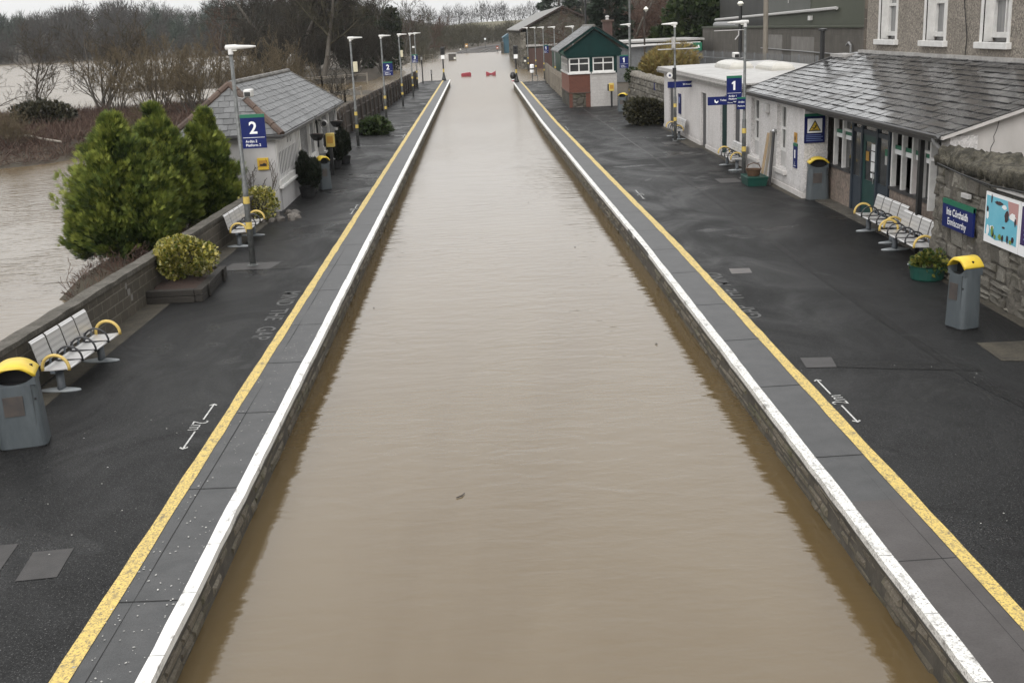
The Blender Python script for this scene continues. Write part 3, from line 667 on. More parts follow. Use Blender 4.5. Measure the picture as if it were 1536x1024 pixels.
# painted writing: 2m arrows and faded MIND THE GAP
def mark(org,xd,yd,parts,m,name):
    mb=MB()
    for body,size,u,v,bold in parts:
        o=Vector(org)+Vector(xd)*u+Vector(yd)*v; mb.text(body,size,0,0,org=o,xd=xd,yd=yd,bold=bold)
    struct(name,mb,X[m])
def arrow2m(x,y,sg,L=1.95):
    mb=MB(); z=.006; w=.013
    for s in (-1,1):
        y0,y1=y+s*.26,y+s*L/2
        mb.quad((x-w,min(y0,y1),z),(x+w,min(y0,y1),z),(x+w,max(y0,y1),z),(x-w,max(y0,y1),z))
        mb.poly([(x-.06,y1-s*.05,z+.001),(x-.05,y1-s*.09,z+.001),(x,y1-s*.03,z+.001),(x+.05,y1-s*.09,z+.001),(x+.06,y1-s*.05,z+.001),(x,y1+s*.01,z+.001)][::s])
    mb.text('2m',.42,0,0,org=(x+sg*.16,y-sg*.0,z),xd=(0,-1 if sg<0 else 1,0),yd=(1 if sg<0 else -1,0,0),bold=.012) if False else None
    xd=(0,-1,0) if sg<0 else (0,1,0); yd=(1,0,0) if sg<0 else (-1,0,0)
    mb.text('2m',.34,0,0,org=(x-.13 if sg<0 else x+.13,y,z),xd=xd,yd=yd,bold=-.012)
    struct('distance_mark',mb,X['white_mark'])
arrow2m(-4.33,15.75,-1); arrow2m(4.93,15.45,1); arrow2m(-4.2,36.2,-1); arrow2m(5.0,36.5,1); arrow2m(-4.2,62,-1); arrow2m(4.6,62,1)
def mind(x,y,sg):
    xd=(0,-1,0) if sg<0 else (0,1,0); yd=(1,0,0) if sg<0 else (-1,0,0); mb=MB()
    for i,b in enumerate(('MIND','THE','GAP')):
        mb.text(b,.5,0,0,org=(x,y+(1-i)*1.45*(-sg)*-1 if sg>0 else y+(1-i)*1.45,.006),xd=xd,yd=yd,bold=.01,sx=1.05)
    struct('faded_lettering',mb,X['faded_mark'])
mind(-4.5,22.4,-1); mind(5.05,22.2,1)
mind(-4.45,44,-1)
# petals and litter scattered on the coping: uncountable
rg=np.random.default_rng(5); n=520
yy=3+rg.random(n)**1.6*22; xx=-3.3-rg.random(n)*.62; L=[];
n2=90; yy=np.concatenate([yy,8+rg.random(n2)*30]); xx=np.concatenate([xx,np.where(rg.random(n2)<.5,-4.2-rg.random(n2)*2.2,4.8+rg.random(n2)*4)])
a=rg.random(len(xx))*6.28; s=.007+.013*rg.random(len(xx))**1.5; P=np.stack([xx,yy,np.full(len(xx),.0125)],1)
u=np.stack([np.cos(a)*s,np.sin(a)*s,0*a],1); v=np.stack([-np.sin(a)*s*.6,np.cos(a)*s*.6,0*a],1)
tag(np_mesh('litter',np.stack([P-u,P-v,P+u,P+v],1),np.arange(4*len(xx)).reshape(-1,4),X['litter']),kind='stuff')
# ------------------------------------------------------------------ roofs of slates
def clip_poly(poly,planes):
    for (a,b,c) in planes:           # keep a*u+b*v<=c
        out=[]
        for i in range(len(poly)):
            p,q=poly[i],poly[(i+1)%len(poly)]; dp=a*p[0]+b*p[1]-c; dq=a*q[0]+b*q[1]-c
            if dp<=0: out.append(p)
            if dp*dq<0:
                t=dp/(dp-dq); out.append((p[0]+(q[0]-p[0])*t,p[1]+(q[1]-p[1])*t))
        poly=out
        if len(poly)<3: return []
    return poly
def slates(mb,O,ud,vd,outline,sw,ex,seed=1,th=.012,gap=.010):
    """outline: convex polygon in (u,v) metres, counter-clockwise; v runs up the slope"""
    O,ud,vd=Vector(O),Vector(ud).normalized(),Vector(vd).normalized(); nn=ud.cross(vd).normalized()
    if nn.z<0: nn=-nn
    rg=random.Random(seed); pl=[]
    for i in range(len(outline)):
        p,q=outline[i],outline[(i+1)%len(outline)]; a,b=q[1]-p[1],-(q[0]-p[0]); pl.append((a,b,a*p[0]+b*p[1]))
    us=[p[0] for p in outline]; vs=[p[1] for p in outline]
    mb.poly([O+ud*u+vd*v-nn*.03 for u,v in outline])
    r=0; v=min(vs)
    while v<max(vs):
        u=min(us)-(sw/2 if r%2 else 0)-rg.random()*.04
        while u<max(us):
            w=sw*(1+rg.uniform(-.06,.06)); j=rg.uniform(-.016,.016); lift=.011+rg.random()*.017
            q=clip_poly([(u+gap/2,v+j),(u+w-gap/2,v+j+rg.uniform(-.006,.006)),(u+w-gap/2,v+ex+.03),(u+gap/2,v+ex+.03)],pl)
            if len(q)>=3:
                tl=rg.uniform(-.006,.006)
                def P(p,d): 
                    k=(p[1]-v)/(ex+.03); return O+ud*p[0]+vd*p[1]+nn*(lift*(1-k)+.003+tl*((p[0]-u)/w-.5)+d)
                n=len(q); mb.add([P(p,0) for p in q]+[P(p,-th) for p in q],[tuple(range(n))]+[(i,i+n,(i+1)%n+n,(i+1)%n) for i in range(n)])
            u+=w
        v+=ex; r+=1
def boxes(name,lst,m,parent,**k):
    for b in lst:
        w_=MB(); w_.box(*b); o=w_.build(name,m,parent,**k)
    return o
def wall_open(mb,x0,x1,y0,y1,z0,z1,ops,axis='Y'):
    """wall slab with rectangular openings (a0,a1,z0,z1) along the axis"""
    a_lo,a_hi=(y0,y1) if axis=='Y' else (x0,x1)
    As=sorted({a_lo,a_hi,*[o[0] for o in ops],*[o[1] for o in ops]})
    for a,b in zip(As[:-1],As[1:]):
        m=(a+b)/2; hs=sorted([(o[2],o[3]) for o in ops if o[0]<m<o[1]]); z=z0; segs=[]
        for h0,h1 in hs:
            if h0>z: segs.append((z,h0))
            z=h1
        if z<z1: segs.append((z,z1))
        for s,e in segs:
            if axis=='Y': mb.box(x0,a,s,x1,b,e)
            else: mb.box(a,y0,s,b,y1,e)

# ================================================================== station building
sb=thing('station_building','low pebbledashed station building with wet slate roof and glazed recessed entrance','station building',(10.5,30,0))
w=MB(); wins=[(36.15,37.35,.62,2.62),(39.75,40.95,.62,2.62)]
wall_open(w,9.65,9.95,34.1,41.5,0,2.86,wins); w.box(9.95,34.1,0,10.36,34.35,2.86); w.prism([(9.95,0),(13.3,0),(13.3,3.7),(9.95,2.8)],41.2,41.5)
w.build('wall',X['dash_white'],sb)
boxes('plinth',[(9.615,34.07,0,9.65,41.5,.16),(9.65,34.07,0,10.34,34.1,.16)],X['render'],sb)
for (y0,y1,z0,z1) in wins:
    f=MB(); x=9.80
    f.box(x,y0,z0,x+.1,y1,z0+.5)
    o=f.build('window',X['offwhite'],sb)
    f=MB()
    for a,b,c,d in ((y0,y0+.09,z0+.5,z1),(y1-.09,y1,z0+.5,z1),(y0+.09,y1-.09,z1-.09,z1),(y0+.09,y1-.09,z0+.5,z0+.6),(y0+.09,y1-.09,(z0+z1)/2+.2,(z0+z1)/2+.27),((y0+y1)/2-.025,(y0+y1)/2+.025,z0+.6,(z0+z1)/2+.2),((y0+y1)/2-.02,(y0+y1)/2+.02,(z0+z1)/2+.27,z1-.09)):
        f.box(x-.01,a,c,x+.05,b,d)
    f.build('sash',X['white'],o)
    f=MB(); f.box(x+.055,y0+.02,z0+.52,x+.075,y1-.02,z1-.02); f.build('pane',X['glass'],o)
    f=MB(); f.box(9.55,y0-.12,z0-.16,9.82,y1+.12,z0-.03); f.build('sill',X['render'],o,bevel=.012)
# recess
boxes('plinth',[(10.35,25.45,0,10.6,28.7,1.0),(10.35,31.85,0,10.6,34.09,1.0)],M('pinkish_plinth_stone',(.26,.20,.165),(.17,.14,.115),ns=3,rough=.8,bump=.5,bs=12,co='World',fine=.5,fs=12),sb)
boxes('sill',[(10.31,25.45,1.0,10.62,28.7,1.075),(10.31,31.85,1.0,10.62,34.09,1.075)],X['gutter'],sb)
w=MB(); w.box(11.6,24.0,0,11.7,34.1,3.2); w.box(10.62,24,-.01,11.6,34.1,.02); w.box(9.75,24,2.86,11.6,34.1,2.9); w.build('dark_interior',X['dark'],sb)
w=MB(); w.box(9.86,24.0,-.1,10.9,34.07,.03); w.build('step',X['block_cap'],sb)
def glazing(name,ys,y1,transom,extra=0):
    f=MB()
    for y in ys: f.box(10.34,y-.045,1.075,10.46,y+.045,2.86)
    f.box(10.37,min(ys),2.13,10.45,y1,2.20); f.box(10.34,min(ys),2.76,10.5,y1,2.86)
    o=f.build(name,X['white'],sb)
    f=MB(); f.box(10.44,min(ys),1.08,10.455,y1,2.84); f.build('pane',X['glass'],o)
    f=MB(); g_=MB()
    for a,b in zip(list(ys),list(ys[1:])+[y1]):
        f.box(10.405,a+.07,2.02,10.425,b-.07,2.12); g_.box(10.405,a+.07,1.9,10.42,b-.07,2.015)
    f.build('green_band',X['sign_green'],o); g_.build('white_band',X['sign_white'],o)
    return o
glazing('window',[33.42,32.62],31.88,0); glazing('window',[28.62,27.92,27.24,26.6],25.75,0)
f=MB(); f.box(9.95,24.32,1.0,10.3,24.4,2.86); f.box(9.95,25.1,1.0,10.3,25.18,2.86); f.box(9.95,24.4,2.13,10.3,25.1,2.2); o=f.build('window',X['white'],sb)
f=MB(); f.box(10.1,24.4,1.05,10.12,25.1,2.86); f.build('pane',X['glass'],o)
# curtain, notices and posters glimpsed behind the glass
f=MB(); f.box(10.50,26.75,1.1,10.52,27.1,1.75); f.build('notice',M('red_notice',(.3,.05,.05),(.2,.04,.05),ns=5,rough=.6),sb)
f=MB(); f.box(10.50,28.05,1.1,10.52,28.4,1.5); f.build('notice',X['offwhite'],sb)
# entrance doors
d=MB()
for y in (31.75,30.95,29.75,28.85): d.box(10.33,y-.06,.03,10.5,y+.06,2.86)
d.box(10.35,28.85,2.2,10.48,31.75,2.32); d.build('door_frame',X['teal_post'],sb)
d=MB(); d.box(10.37,29.8,.04,10.44,30.9,.98); d.box(10.37,29.8,.98,10.44,29.95,2.2); d.box(10.37,30.72,.98,10.44,30.9,2.2); d.box(10.37,29.95,2.02,10.44,30.72,2.2); dr=d.build('door',X['green_door'],sb)
d=MB(); d.box(10.39,29.95,.98,10.405,30.72,2.02); d.build('pane',X['glass'],dr)
d=MB(); d.tube((10.33,29.93,.95),(10.33,29.93,1.3),.014); d.build('handle',X['steel'],dr)
boxes('side_panel',[(10.37,31.0,.04,10.42,31.7,1.0),(10.37,28.9,.04,10.42,29.7,1.0)],X['teal_post'],sb)
boxes('side_glass',[(10.385,31.0,1.0,10.4,31.7,2.2),(10.385,28.9,1.0,10.4,29.7,2.2),(10.385,28.9,2.32,10.4,31.7,2.86)],X['glass'],sb)
d=MB()
for z0,z1 in ((1.25,1.5),(1.53,1.78),(1.81,1.98),(1.08,1.2)): d.box(10.378,29.97,z0,10.386,30.27,z1)
d.build('notice',X['sign_white'],sb)
d=MB(); d.box(10.376,28.98,1.55,10.384,29.2,1.95); d.build('notice',X['offwhite'],sb)
d=MB(); d.box(10.37,28.98,1.78,10.375,29.2,1.95); d.build('notice',X['sign_green'],sb)
d=MB(); d.box(10.376,30.45,1.5,10.384,30.68,1.75); d.build('notice',X['sign_amber'],sb)
# slim black column, end pier, gable wall
d=MB(); d.box(9.78,25.3,0,9.88,25.42,2.8); d.build('column',X['black'],sb)
d=MB(); d.box(9.72,23.55,0,10.3,24.0,2.82); d.build('pier',X['dash_white'],sb)
d=MB(); d.prism([(9.98,0),(13.48,0),(13.48,4.0),(9.98,2.95)],23.62,24.0); d.build('gable_wall',X['render'],sb)
cr=MB(); rgc=random.Random(9); pt=[(10.75,23.61,3.1)]
for i in range(9): pt.append((pt[-1][0]+rgc.uniform(-.06,.03),23.61,pt[-1][2]-.11))
cr.path(pt,.006,4); cr.build('crack',X['joint'],sb)
# roof
O=(9.5,23.42,2.84); slope=Vector((4.02,0,1.22)); Ls=slope.length
rf=MB(); slates(rf,O,(0,1,0),slope,[(0,0),(18.4,0),(18.4,Ls*.86),(17.2,Ls),(0,Ls)],.43,.30,seed=4)
rfo=rf.build('roof',X['slate'],sb)
v=MB(); v.prism([(9.5,2.76),(13.5,3.975),(13.5,4.04),(9.5,2.83)],23.40,23.62); v.build('verge',X['render'],rfo)
v=MB(); v.prism([(9.5,2.74),(13.1,3.83),(13.1,3.99),(9.5,2.86)],41.8,41.88); v.build('verge',X['gutter'],rfo)
v=MB(); v.box(13.3,23.6,3.98,13.5,40.6,4.10); v.build('flashing',X['fascia'],rfo)
v=MB(); v.box(12.75,40.5,3.86,13.3,42.0,3.97); v.build('ridge_cap',X['fascia'],rfo)
v=MB(); v.tube((12.9,43.5,3.0),(12.9,43.5,4.75),.09,.09,10); v.lathe((12.9,43.5,4.75),[(.17,0),(.17,.07),(.02,.1)],12); v.build('flue',X['black'],sb)
g=MB()
ys=np.linspace(23.5,41.8,12); prof=[(-.07,.0),(-.06,-.06),(0,-.085),(.06,-.06),(.07,0),(.055,0),(0,-.06),(-.055,0)]
g.loft([[(9.44+a,y,2.85+b) for a,b in prof] for y in ys]); g.build('gutter',X['gutter'],rfo)
g=MB(); g.box(9.52,23.7,2.70,9.64,41.5,2.80); g.box(9.66,24.0,2.62,9.86,34.1,2.80); g.build('eaves_beam',X['gutter'],sb)
g=MB(); g.path([(9.44,23.75,2.78),(9.46,23.75,2.7),(9.64,23.72,2.5),(9.66,23.72,2.3),(9.66,23.72,.0)],.045,10)
for z in (1.55,.6,2.25): g.tube((9.66,23.72,z),(9.66,23.72,z+.09),.06,.06,10)
g.build('downpipe',X['pipe_grey'],sb,smooth=True)
g=MB(); g.path([(9.7,23.55,2.6),(9.9,23.5,2.35),(9.72,23.45,2.1),(9.7,23.3,1.9),(9.75,23.1,1.95),(9.7,22.4,2.05)],.012,6); g.build('cable',X['cable'],sb)
g=MB(); g.box(9.5,38.3,2.25,9.65,38.6,2.55); g.build('floodlight',X['offwhite'],sb,bevel=.02)

# ================================================================== flat roofed extension
ex=thing('flat_roofed_building','white roughcast flat-roofed building with pale sheet roof and narrow doors','building',(11,51,0))
w=MB(); doors=[(49.2,50.35,0,2.3),(45.0,46.3,0,2.3),(42.75,43.85,0,2.3),(57.6,59.0,0,2.3)]
wall_open(w,9.65,9.95,41.52,60.5,0,2.8,doors); w.box(9.95,60.2,0,15,60.5,2.8); w.build('wall',X['dash_cream'],ex)
boxes('plinth',[(9.61,a,0,9.65,b,.15) for a,b in ((41.52,42.75),(43.85,45.0),(46.3,49.2),(50.35,57.6),(59.0,60.5))],X['render'],ex)
for i,(y0,y1,z0,z1) in enumerate(doors):
    d=MB(); d.box(9.74,y0,0,9.80,y1,2.3); dr=d.build('door',X[['grey_door','green_dark','grey_door','grey_door'][i]],ex)
    d=MB(); d.box(9.70,y0,0,9.738,y0+.14,2.3); d.box(9.80,y1-.1,0,9.86,y1,2.3); d.build('frame',X['white'] if i in(0,1) else X['grey_trim'],dr)
    d=MB(); d.tube((9.70,y0+.22,1.05),(9.74,y0+.22,1.05),.035,.03,8); d.build('handle',X['steel'],dr)
w=MB(); w.box(9.42,41.9,2.78,9.66,60.9,2.90); w.box(9.36,41.9,2.93,9.55,61.0,3.07); w.box(9.36,60.8,2.80,15.3,61.0,3.07); fo=w.build('fascia',X['fascia'],ex)
g=MB(); g.loft([[(9.37+a,y,2.95+b) for a,b in [(-.05,.0),(-.045,-.06),(0,-.08),(.05,-.06),(.05,0)]] for y in (41.9,50,61)]); g.build('gutter',X['fascia'],fo)
w=MB(); w.add([(9.55,41.9,3.06),(15.3,41.9,3.14),(15.3,61,3.14),(9.55,61,3.06),(9.55,41.9,3.0),(15.3,41.9,3.0),(15.3,61,3.0),(9.55,61,3.0)],[(0,1,2,3),(7,6,5,4),(0,4,5,1),(1,5,6,2),(2,6,7,3),(3,7,4,0)]); ro=w.build('roof',X['flat_roof'],ex)
for (x,y,a,b) in ((12.0,54.6,.55,1.7),(13.0,50.9,.5,1.5)):
    s=MB(); s.box(x-a,y-b,3.05,x+a,y+b,3.2); k=[]
    for t in np.linspace(0,math.pi/2,6): k.append([(x+sx*a*.95*math.cos(t),y+sy*b*.97*(math.cos(t)*.5+.5) if t<1.5 else y+sy*b*.4,3.2+.26*math.sin(t)) for sx,sy in((-1,-1),(1,-1),(1,1),(-1,1))])
    s.loft(k); s.build('skylight',X['skylight'],ro)

# ================================================================== grey house above the roof
hs=thing('pebbledashed_house','tall grey pebbledashed house with white sash windows rising behind the slate roof','house',(17,26,0))
hw=[(37.5,39.0,4.47,6.9),(33.55,35.0,4.47,6.9),(29.5,31.0,4.47,6.9)]
w=MB(); wall_open(w,13.5,13.9,12,40.6,0,8.2,hw+[(25.6,27.1,4.47,6.9),(21.6,23.1,4.47,6.9)]); w.box(13.9,40.3,0,21,40.6,8.2); w.box(13.9,12,0,21,12.3,8.2); w.box(20.7,12.3,0,21,40.3,8.2); w.build('wall',X['dash_grey'],hs)
w=MB(); 
for k in range(12): w.box(13.485,40.36,4.1+k*.35,13.75,40.615,4.1+k*.35+.33)
w.build('quoin',M('weathered_quoin',(.16,.13,.10),(.11,.09,.07),ns=4,rough=.85,bump=.5,bs=20,island=.5),hs)
for (y0,y1,z0,z1) in hw+[(25.6,27.1,4.47,6.9),(21.6,23.1,4.47,6.9)]:
    f=MB()
    f.box(13.47,y0-.13,z0,13.53,y0,z1+.13); f.box(13.47,y1,z0,13.53,y1+.13,z1+.13); f.box(13.47,y0,z1,13.53,y1,z1+.13)
    f.box(13.53,y0,z0,13.78,y0+.012,z1); f.box(13.53,y1-.012,z0,13.78,y1,z1)
    o=f.build('window',X['white'],hs)
    f=MB(); x=13.74; zm=z0+1.05
    for a,b,c,d in ((y0+.012,y0+.12,z0+.1,z1),(y1-.12,y1-.012,z0+.1,z1),(y0+.12,y1-.12,z0+.1,z0+.24),(y0+.12,y1-.12,zm,zm+.09),(y0+.12,y1-.12,z1-.1,z1)): f.box(x,a,c,x+.08,b,d)
    f.box(x+.01,(y0+y1)/2-.03,zm+.09,x+.07,(y0+y1)/2+.03,z1-.1); f.box(x+.01,(y0+y1)/2-.03,z0+.24,x+.07,(y0+y1)/2+.03,zm)
    f.build('sash',X['white'],o)
    f=MB(); f.box(x+.085,y0,z0,x+.10,y1,z1); f.build('pane',X['glass_grey'],o)
    f=MB(); f.box(13.36,y0-.24,z0-.17,13.75,y1+.24,z0); f.build('sill',X['white'],o,bevel=.015)
g=MB(); g.path([(13.46,32.3,8.1),(13.46,32.2,5.5),(13.46,31.9,4.6),(13.46,31.95,4.1)],.014,6); g.build('cable',X['cable'],hs)
rf=MB(); rf.prism([(13.1,8.1),(21.4,8.1),(17.25,10.6)],11.7,40.9); rf.build('roof',X['slate'],hs)

# ================================================================== rubble wall by the posters
rw=thing('rubble_boundary_wall','rough rubble stone wall with rounded mossy cap beside the station building','wall',(9.75,15,0))
w=MB()
rgw=np.random.default_rng(11)
ys=np.linspace(6,23.52,150); zs=np.linspace(-.1,2.3,26)
V=[];F=[]
nzf=lambda y,z:.035*math.sin(y*3.1+z*2)+.03*math.sin(y*7.3-z*5)+.02*math.sin(y*13+z*11)
for y in ys:
    for z in zs: V.append((9.46+nzf(y,z)+rgw.normal()*.018,y,z))
n=len(zs)
for i in range(len(ys)-1):
    for j in range(n-1): F.append((i*n+j,(i+1)*n+j,(i+1)*n+j+1,i*n+j+1))
w.add(V,F); w.box(9.55,6,-.1,10.1,23.5,2.28); w.build('mortar_core',X['mortar_pale'],rw,smooth=True)
w=MB(); stone_face(w,lambda u,z,d:(9.47-d,u+6,z),17.5,-.02,2.26,8,.2,.6,31,.06,.05); w.build('wall_face',X['rubble_lump'],rw)
from mathutils import noise as mnoise
cp=MB(); rings=[]
for y in np.linspace(6,23.5,260):
    r=[]
    for t in np.linspace(math.pi,0,15): 
        k=1+.30*mnoise.fractal(Vector((y*1.1,t*1.3,3.1)),.8,2.1,5)+.16*mnoise.noise(Vector((y*6,t*4,1.))); r.append((9.80-.40*k*math.cos(math.pi-t),y+rgw.normal()*.008,2.24+.40*k*math.sin(t)**.55))
    rings.append(r)
cp.loft(rings); cp.build('cap',X['moss'],rw,smooth=True)
c=MB(); c.path([(9.34,23.2,2.32),(9.32,22.0,2.25),(9.33,20.6,2.20),(9.32,19,2.27),(9.34,17,2.2)],.018,6); c.path([(9.36,21.6,2.2),(9.35,20.4,2.13),(9.35,19.0,2.12)],.012,6); c.build('cable',X['cable'],rw)
c=MB(); c.box(9.33,18.2,2.16,9.38,20.4,2.2); c.build('conduit',X['offwhite'],rw)
c=MB(); c.box(9.33,21.62,1.80,9.41,21.95,1.89); c.build('plaque',X['offwhite'],rw,bevel=.01)

# ================================================================== signs
def panel_sign(name,label,cat,loc,rz,w,h,top=.075,th=.03,group=None,col='sign_blue'):
    t=thing(name,label,cat,loc,rz,group)
    m=MB(); m.box(-w/2,0,0,w/2,th,h); m.build('panel',X[col],t,world=False,bevel=.006)
    if top: m=MB(); m.box(-w/2,-.004,h-top,w/2,th+.004,h+.004); m.build('green_strip',X['sign_green'],t,world=False)
    return t
def platform_sign(n,words,label,loc,rz=0,w=.58,h=.80,group='platform number signs'):
    t=panel_sign('platform_sign',label,'sign',loc,rz,w,h,group=group)
    m=MB(); (m.poly([(-.035,-.004,h*.44),(.035,-.004,h*.44),(.035,-.004,h*.44+.30),(-.02,-.004,h*.44+.30),(-.09,-.004,h*.44+.235),(-.075,-.004,h*.44+.19),(-.035,-.004,h*.44+.215)]) if n=='1' else m.text(n,.40,0,h*.44,bold=.02)); m.text(words[0],.085,-w*.36,h*.175,align='LEFT',bold=.012); m.text(words[1],.085,-w*.36,h*.06,align='LEFT',bold=.012)
    m.box(-w*.45,-.004,h*.315,w*.45,-.001,h*.327); m.build('lettering',X['sign_white'],t,world=False)
    boxes('bracket',[(-w/2-.06,.005,h*.2,-w/2+.02,.025,h*.25),(-w/2-.06,.005,h*.75,-w/2+.02,.025,h*.8)],X['galv'],t,world=False)
    return t
A2=('Ardán 2','Platform 2'); A1=('Ardán 1','Platform 1')
platform_sign('2',A2,'blue platform 2 sign on the lamp post by the conifers',(-5.46,27.66,2.86))
platform_sign('2',A2,'blue platform 2 sign on the post halfway along the dark wooden fence',(-5.46,70.35,2.9))
platform_sign('3',('Ardán 3','Platform 3'),'blue platform 3 sign near the far end of the wooden fence',(-5.34,98.75,2.85),w=.5,h=.66)
t1=platform_sign('1',A1,'blue platform 1 sign above the trough of boards',(8.63,39.12,2.64),w=.52,h=.84)
platform_sign('1',A1,'blue platform 1 sign beside the green and brick signal cabin',(9.62,76.9,2.45),w=.58,h=.84)
platform_sign('1',A1,'small blue platform 1 sign in front of the stone goods shed',(7.0,119.9,2.65),w=.52,h=.82)
t=panel_sign('station_name_sign','blue station name sign with green top strip on the rubble wall','sign',(9.32,22.03,1.11),R(-90),1.46,.56,.09,.05)
m=MB(); m.text('Inis Córthaidh',.20,0,.27,bold=.022,sx=.9); m.text('Enniscorthy',.20,0,.075,bold=.008,sx=.95); m.build('lettering',X['sign_white'],t,world=False)
boxes('bracket',[(-.6,.05,.1,-.5,.12,.4),(.5,.05,.1,.6,.12,.4)],X['galv'],t,world=False)
# map poster and its purple neighbour
def poster(name,label,y0,y1):
    t=thing(name,label,'poster',(9.36,(y0+y1)/2,1.13),R(-90)); w=abs(y1-y0); h=.94
    m=MB(); m.box(-w/2,0,0,w/2,.03,h); m.build('board',X['sign_white'],t,world=False,bevel=.006)
    return t,w,h
t,w,h=poster('map_poster','framed light blue town map poster on the rubble wall',20.88,19.5)
def blob(mb,cx,cz,rx,rz,y,seed,n=14):
    r=random.Random(seed); mb.poly([(cx+rx*math.cos(6.283*i/n)*(1+r.uniform(-.22,.22)),y,cz+rz*math.sin(6.283*i/n)*(1+r.uniform(-.22,.22))) for i in range(n)][::-1])
m=MB(); m.poly([(-.64,-.004,.16),(-.2,-.004,.10),(.2,-.004,.14),(.64,-.004,.12),(.64,-.004,.5),(.3,-.004,.62),(.22,-.004,.88),(-.64,-.004,.88)]); m.build('sea',X['map_blue'],t,world=False)
m=MB(); m.poly([(.22,-.004,.88),(.3,-.004,.62),(.64,-.004,.5),(.64,-.004,.88)]); m.build('land',X['map_pink'],t,world=False)
m=MB(); 
for i,(a,b,c,d) in enumerate(((-.52,.24,.06,.1),(-.35,.3,.09,.05),(.45,.62,.12,.07),(-.56,.52,.05,.09),(.1,.75,.1,.04))): blob(m,a,b,c,d,-.007,i)
m.build('pale_figure',X['sign_white'],t,world=False)
m=MB(); 
for i,(a,b,c,d) in enumerate(((-.12,.79,.16,.035),(.22,.6,.08,.11),(-.57,.63,.04,.06),(.56,.55,.03,.08),(-.3,.2,.05,.06),(.1,.18,.04,.06),(.3,.2,.04,.07),(.5,.22,.05,.06),(-.42,.84,.03,.08),(.12,.38,.06,.02))): blob(m,a,b,c,d,-.010,i+20)
m.build('dark_figure',X['map_dark'],t,world=False)
m=MB(); 
for i,(a,b,c,d) in enumerate(((-.33,.26,.05,.09),(0,.19,.06,.05),(.42,.17,.05,.04),(-.2,.16,.04,.04))): blob(m,a,b,c,d,-.013,i+50)
m.build('green_figure',X['map_green'],t,world=False)
t,w,h=poster('purple_poster','dark purple poster at the right edge next to the town map',19.47,18.1)
m=MB(); m.box(-.62,-.005,.2,.62,-.001,.88); m.build('print',X['map_purple'],t,world=False)
m=MB(); 
for k in range(6): m.box(-.5,-.008,.3+k*.08,.3-.07*(k%3),-.006,.325+k*.08)
m.build('text_line',X['sign_pale'],t,world=False)
# warning sign in the recess
t=panel_sign('warning_sign','blue sign with white panel and yellow warning triangle above the recess bin','sign',(9.94,34.05,1.66),0,.62,.86,.07,.03,col='sign_navy')
m=MB(); m.box(-.22,-.006,.30,.22,-.001,.72); m.build('white_panel',X['sign_white'],t,world=False)
m=MB(); m.poly([(-.19,-.010,.35),(.19,-.010,.35),(0,-.010,.68)]); m.build('triangle_border',X['black'],t,world=False)
m=MB(); m.poly([(-.145,-.013,.376),(.145,-.013,.376),(0,-.013,.628)]); m.build('triangle',X['sign_yellow'],t,world=False)
m=MB(); 
for p in ([(-.06,.42),(-.02,.41),(.05,.47),(.03,.50)],[(.0,.50),(.03,.47),(.06,.52),(.035,.54)],[(-.09,.40),(.09,.40),(.09,.388),(-.09,.388)],[(-.09,.45),(-.03,.43),(-.02,.445),(-.08,.465)]): m.poly([(a,-.016,b) for a,b in p])
m.build('slipping_figure',X['black'],t,world=False)
m=MB(); 
for k in range(4): m.box(-.25,-.006,.06+k*.055,.25-.05*(k%2),-.001,.085+k*.055)
m.build('text_line',X['sign_pale'],t,world=False)
t=panel_sign('narrow_sign','narrow upright blue sign with white symbols on the white wall corner','sign',(9.62,35.0,.82),R(-90),.42,.75,.08,.025)
m=MB(); m.box(-.05,-.005,.3,.05,-.001,.55); m.text('i',.16,0,.1,bold=.02); m.box(-.12,-.005,.06,.12,-.001,.075); m.build('lettering',X['sign_white'],t,world=False)
t=panel_sign('amber_notice','small amber notice directly above the narrow upright blue sign','sign',(9.62,35.0,1.60),R(-90),.3,.30,0,.02,col='sign_amber')
m=MB(); blob(m,0,.13,.06,.07,-.004,3); m.build('symbol',X['black'],t,world=False)
# direction signs on posts
t=panel_sign('direction_sign','long blue direction sign with white symbols in front of the flat-roofed building','sign',(9.36,52.55,2.41),0,1.62,.28,0,.06)
m=MB(); m.text('Slí Amach',.10,.08,.11,bold=.01)
for x in (.35,.55): m.box(x-.07,-.005,.07,x+.07,-.001,.21)
m.text('→',.18,.72,.08,bold=.01) if False else m.poly([(.66,-.004,.12),(.72,-.004,.12),(.72,-.004,.08),(.79,-.004,.14),(.72,-.004,.2),(.72,-.004,.16),(.66,-.004,.16)]); m.build('lettering',X['sign_white'],t,world=False)
m=MB(); m.box(.80,-.03,-.02,.92,.09,.30); m.build('end_cap',X['steel'],t,world=False,bevel=.02)
t=panel_sign('direction_sign','long blue direction sign with telephone symbols below the platform 1 sign','sign',(8.30,39.15,2.53),0,1.12,.28,0,.06)
m=MB(); m.text('Teileafón',.09,.02,.13,bold=.01); m.text('Phone',.07,.2,.04)
for x in (-.28,.35): m.poly([(x-.06,-.004,.18),(x-.02,-.004,.18),(x-.02,-.004,.14),(x+.03,-.004,.11),(x+.06,-.004,.15),(x+.08,-.004,.12),(x+.03,-.004,.06),(x-.05,-.004,.09)])
m.build('lettering',X['sign_white'],t,world=False)
t=panel_sign('post_notice','small blue notice with green top low on the post by the boards','sign',(8.86,39.05,2.36),0,.30,.40,.05,.03)
m=MB(); m.text('Ardán',.085,0,.22,bold=.012); m.text('Platform',.07,0,.09,bold=.012); m.build('lettering',X['sign_white'],t,world=False)
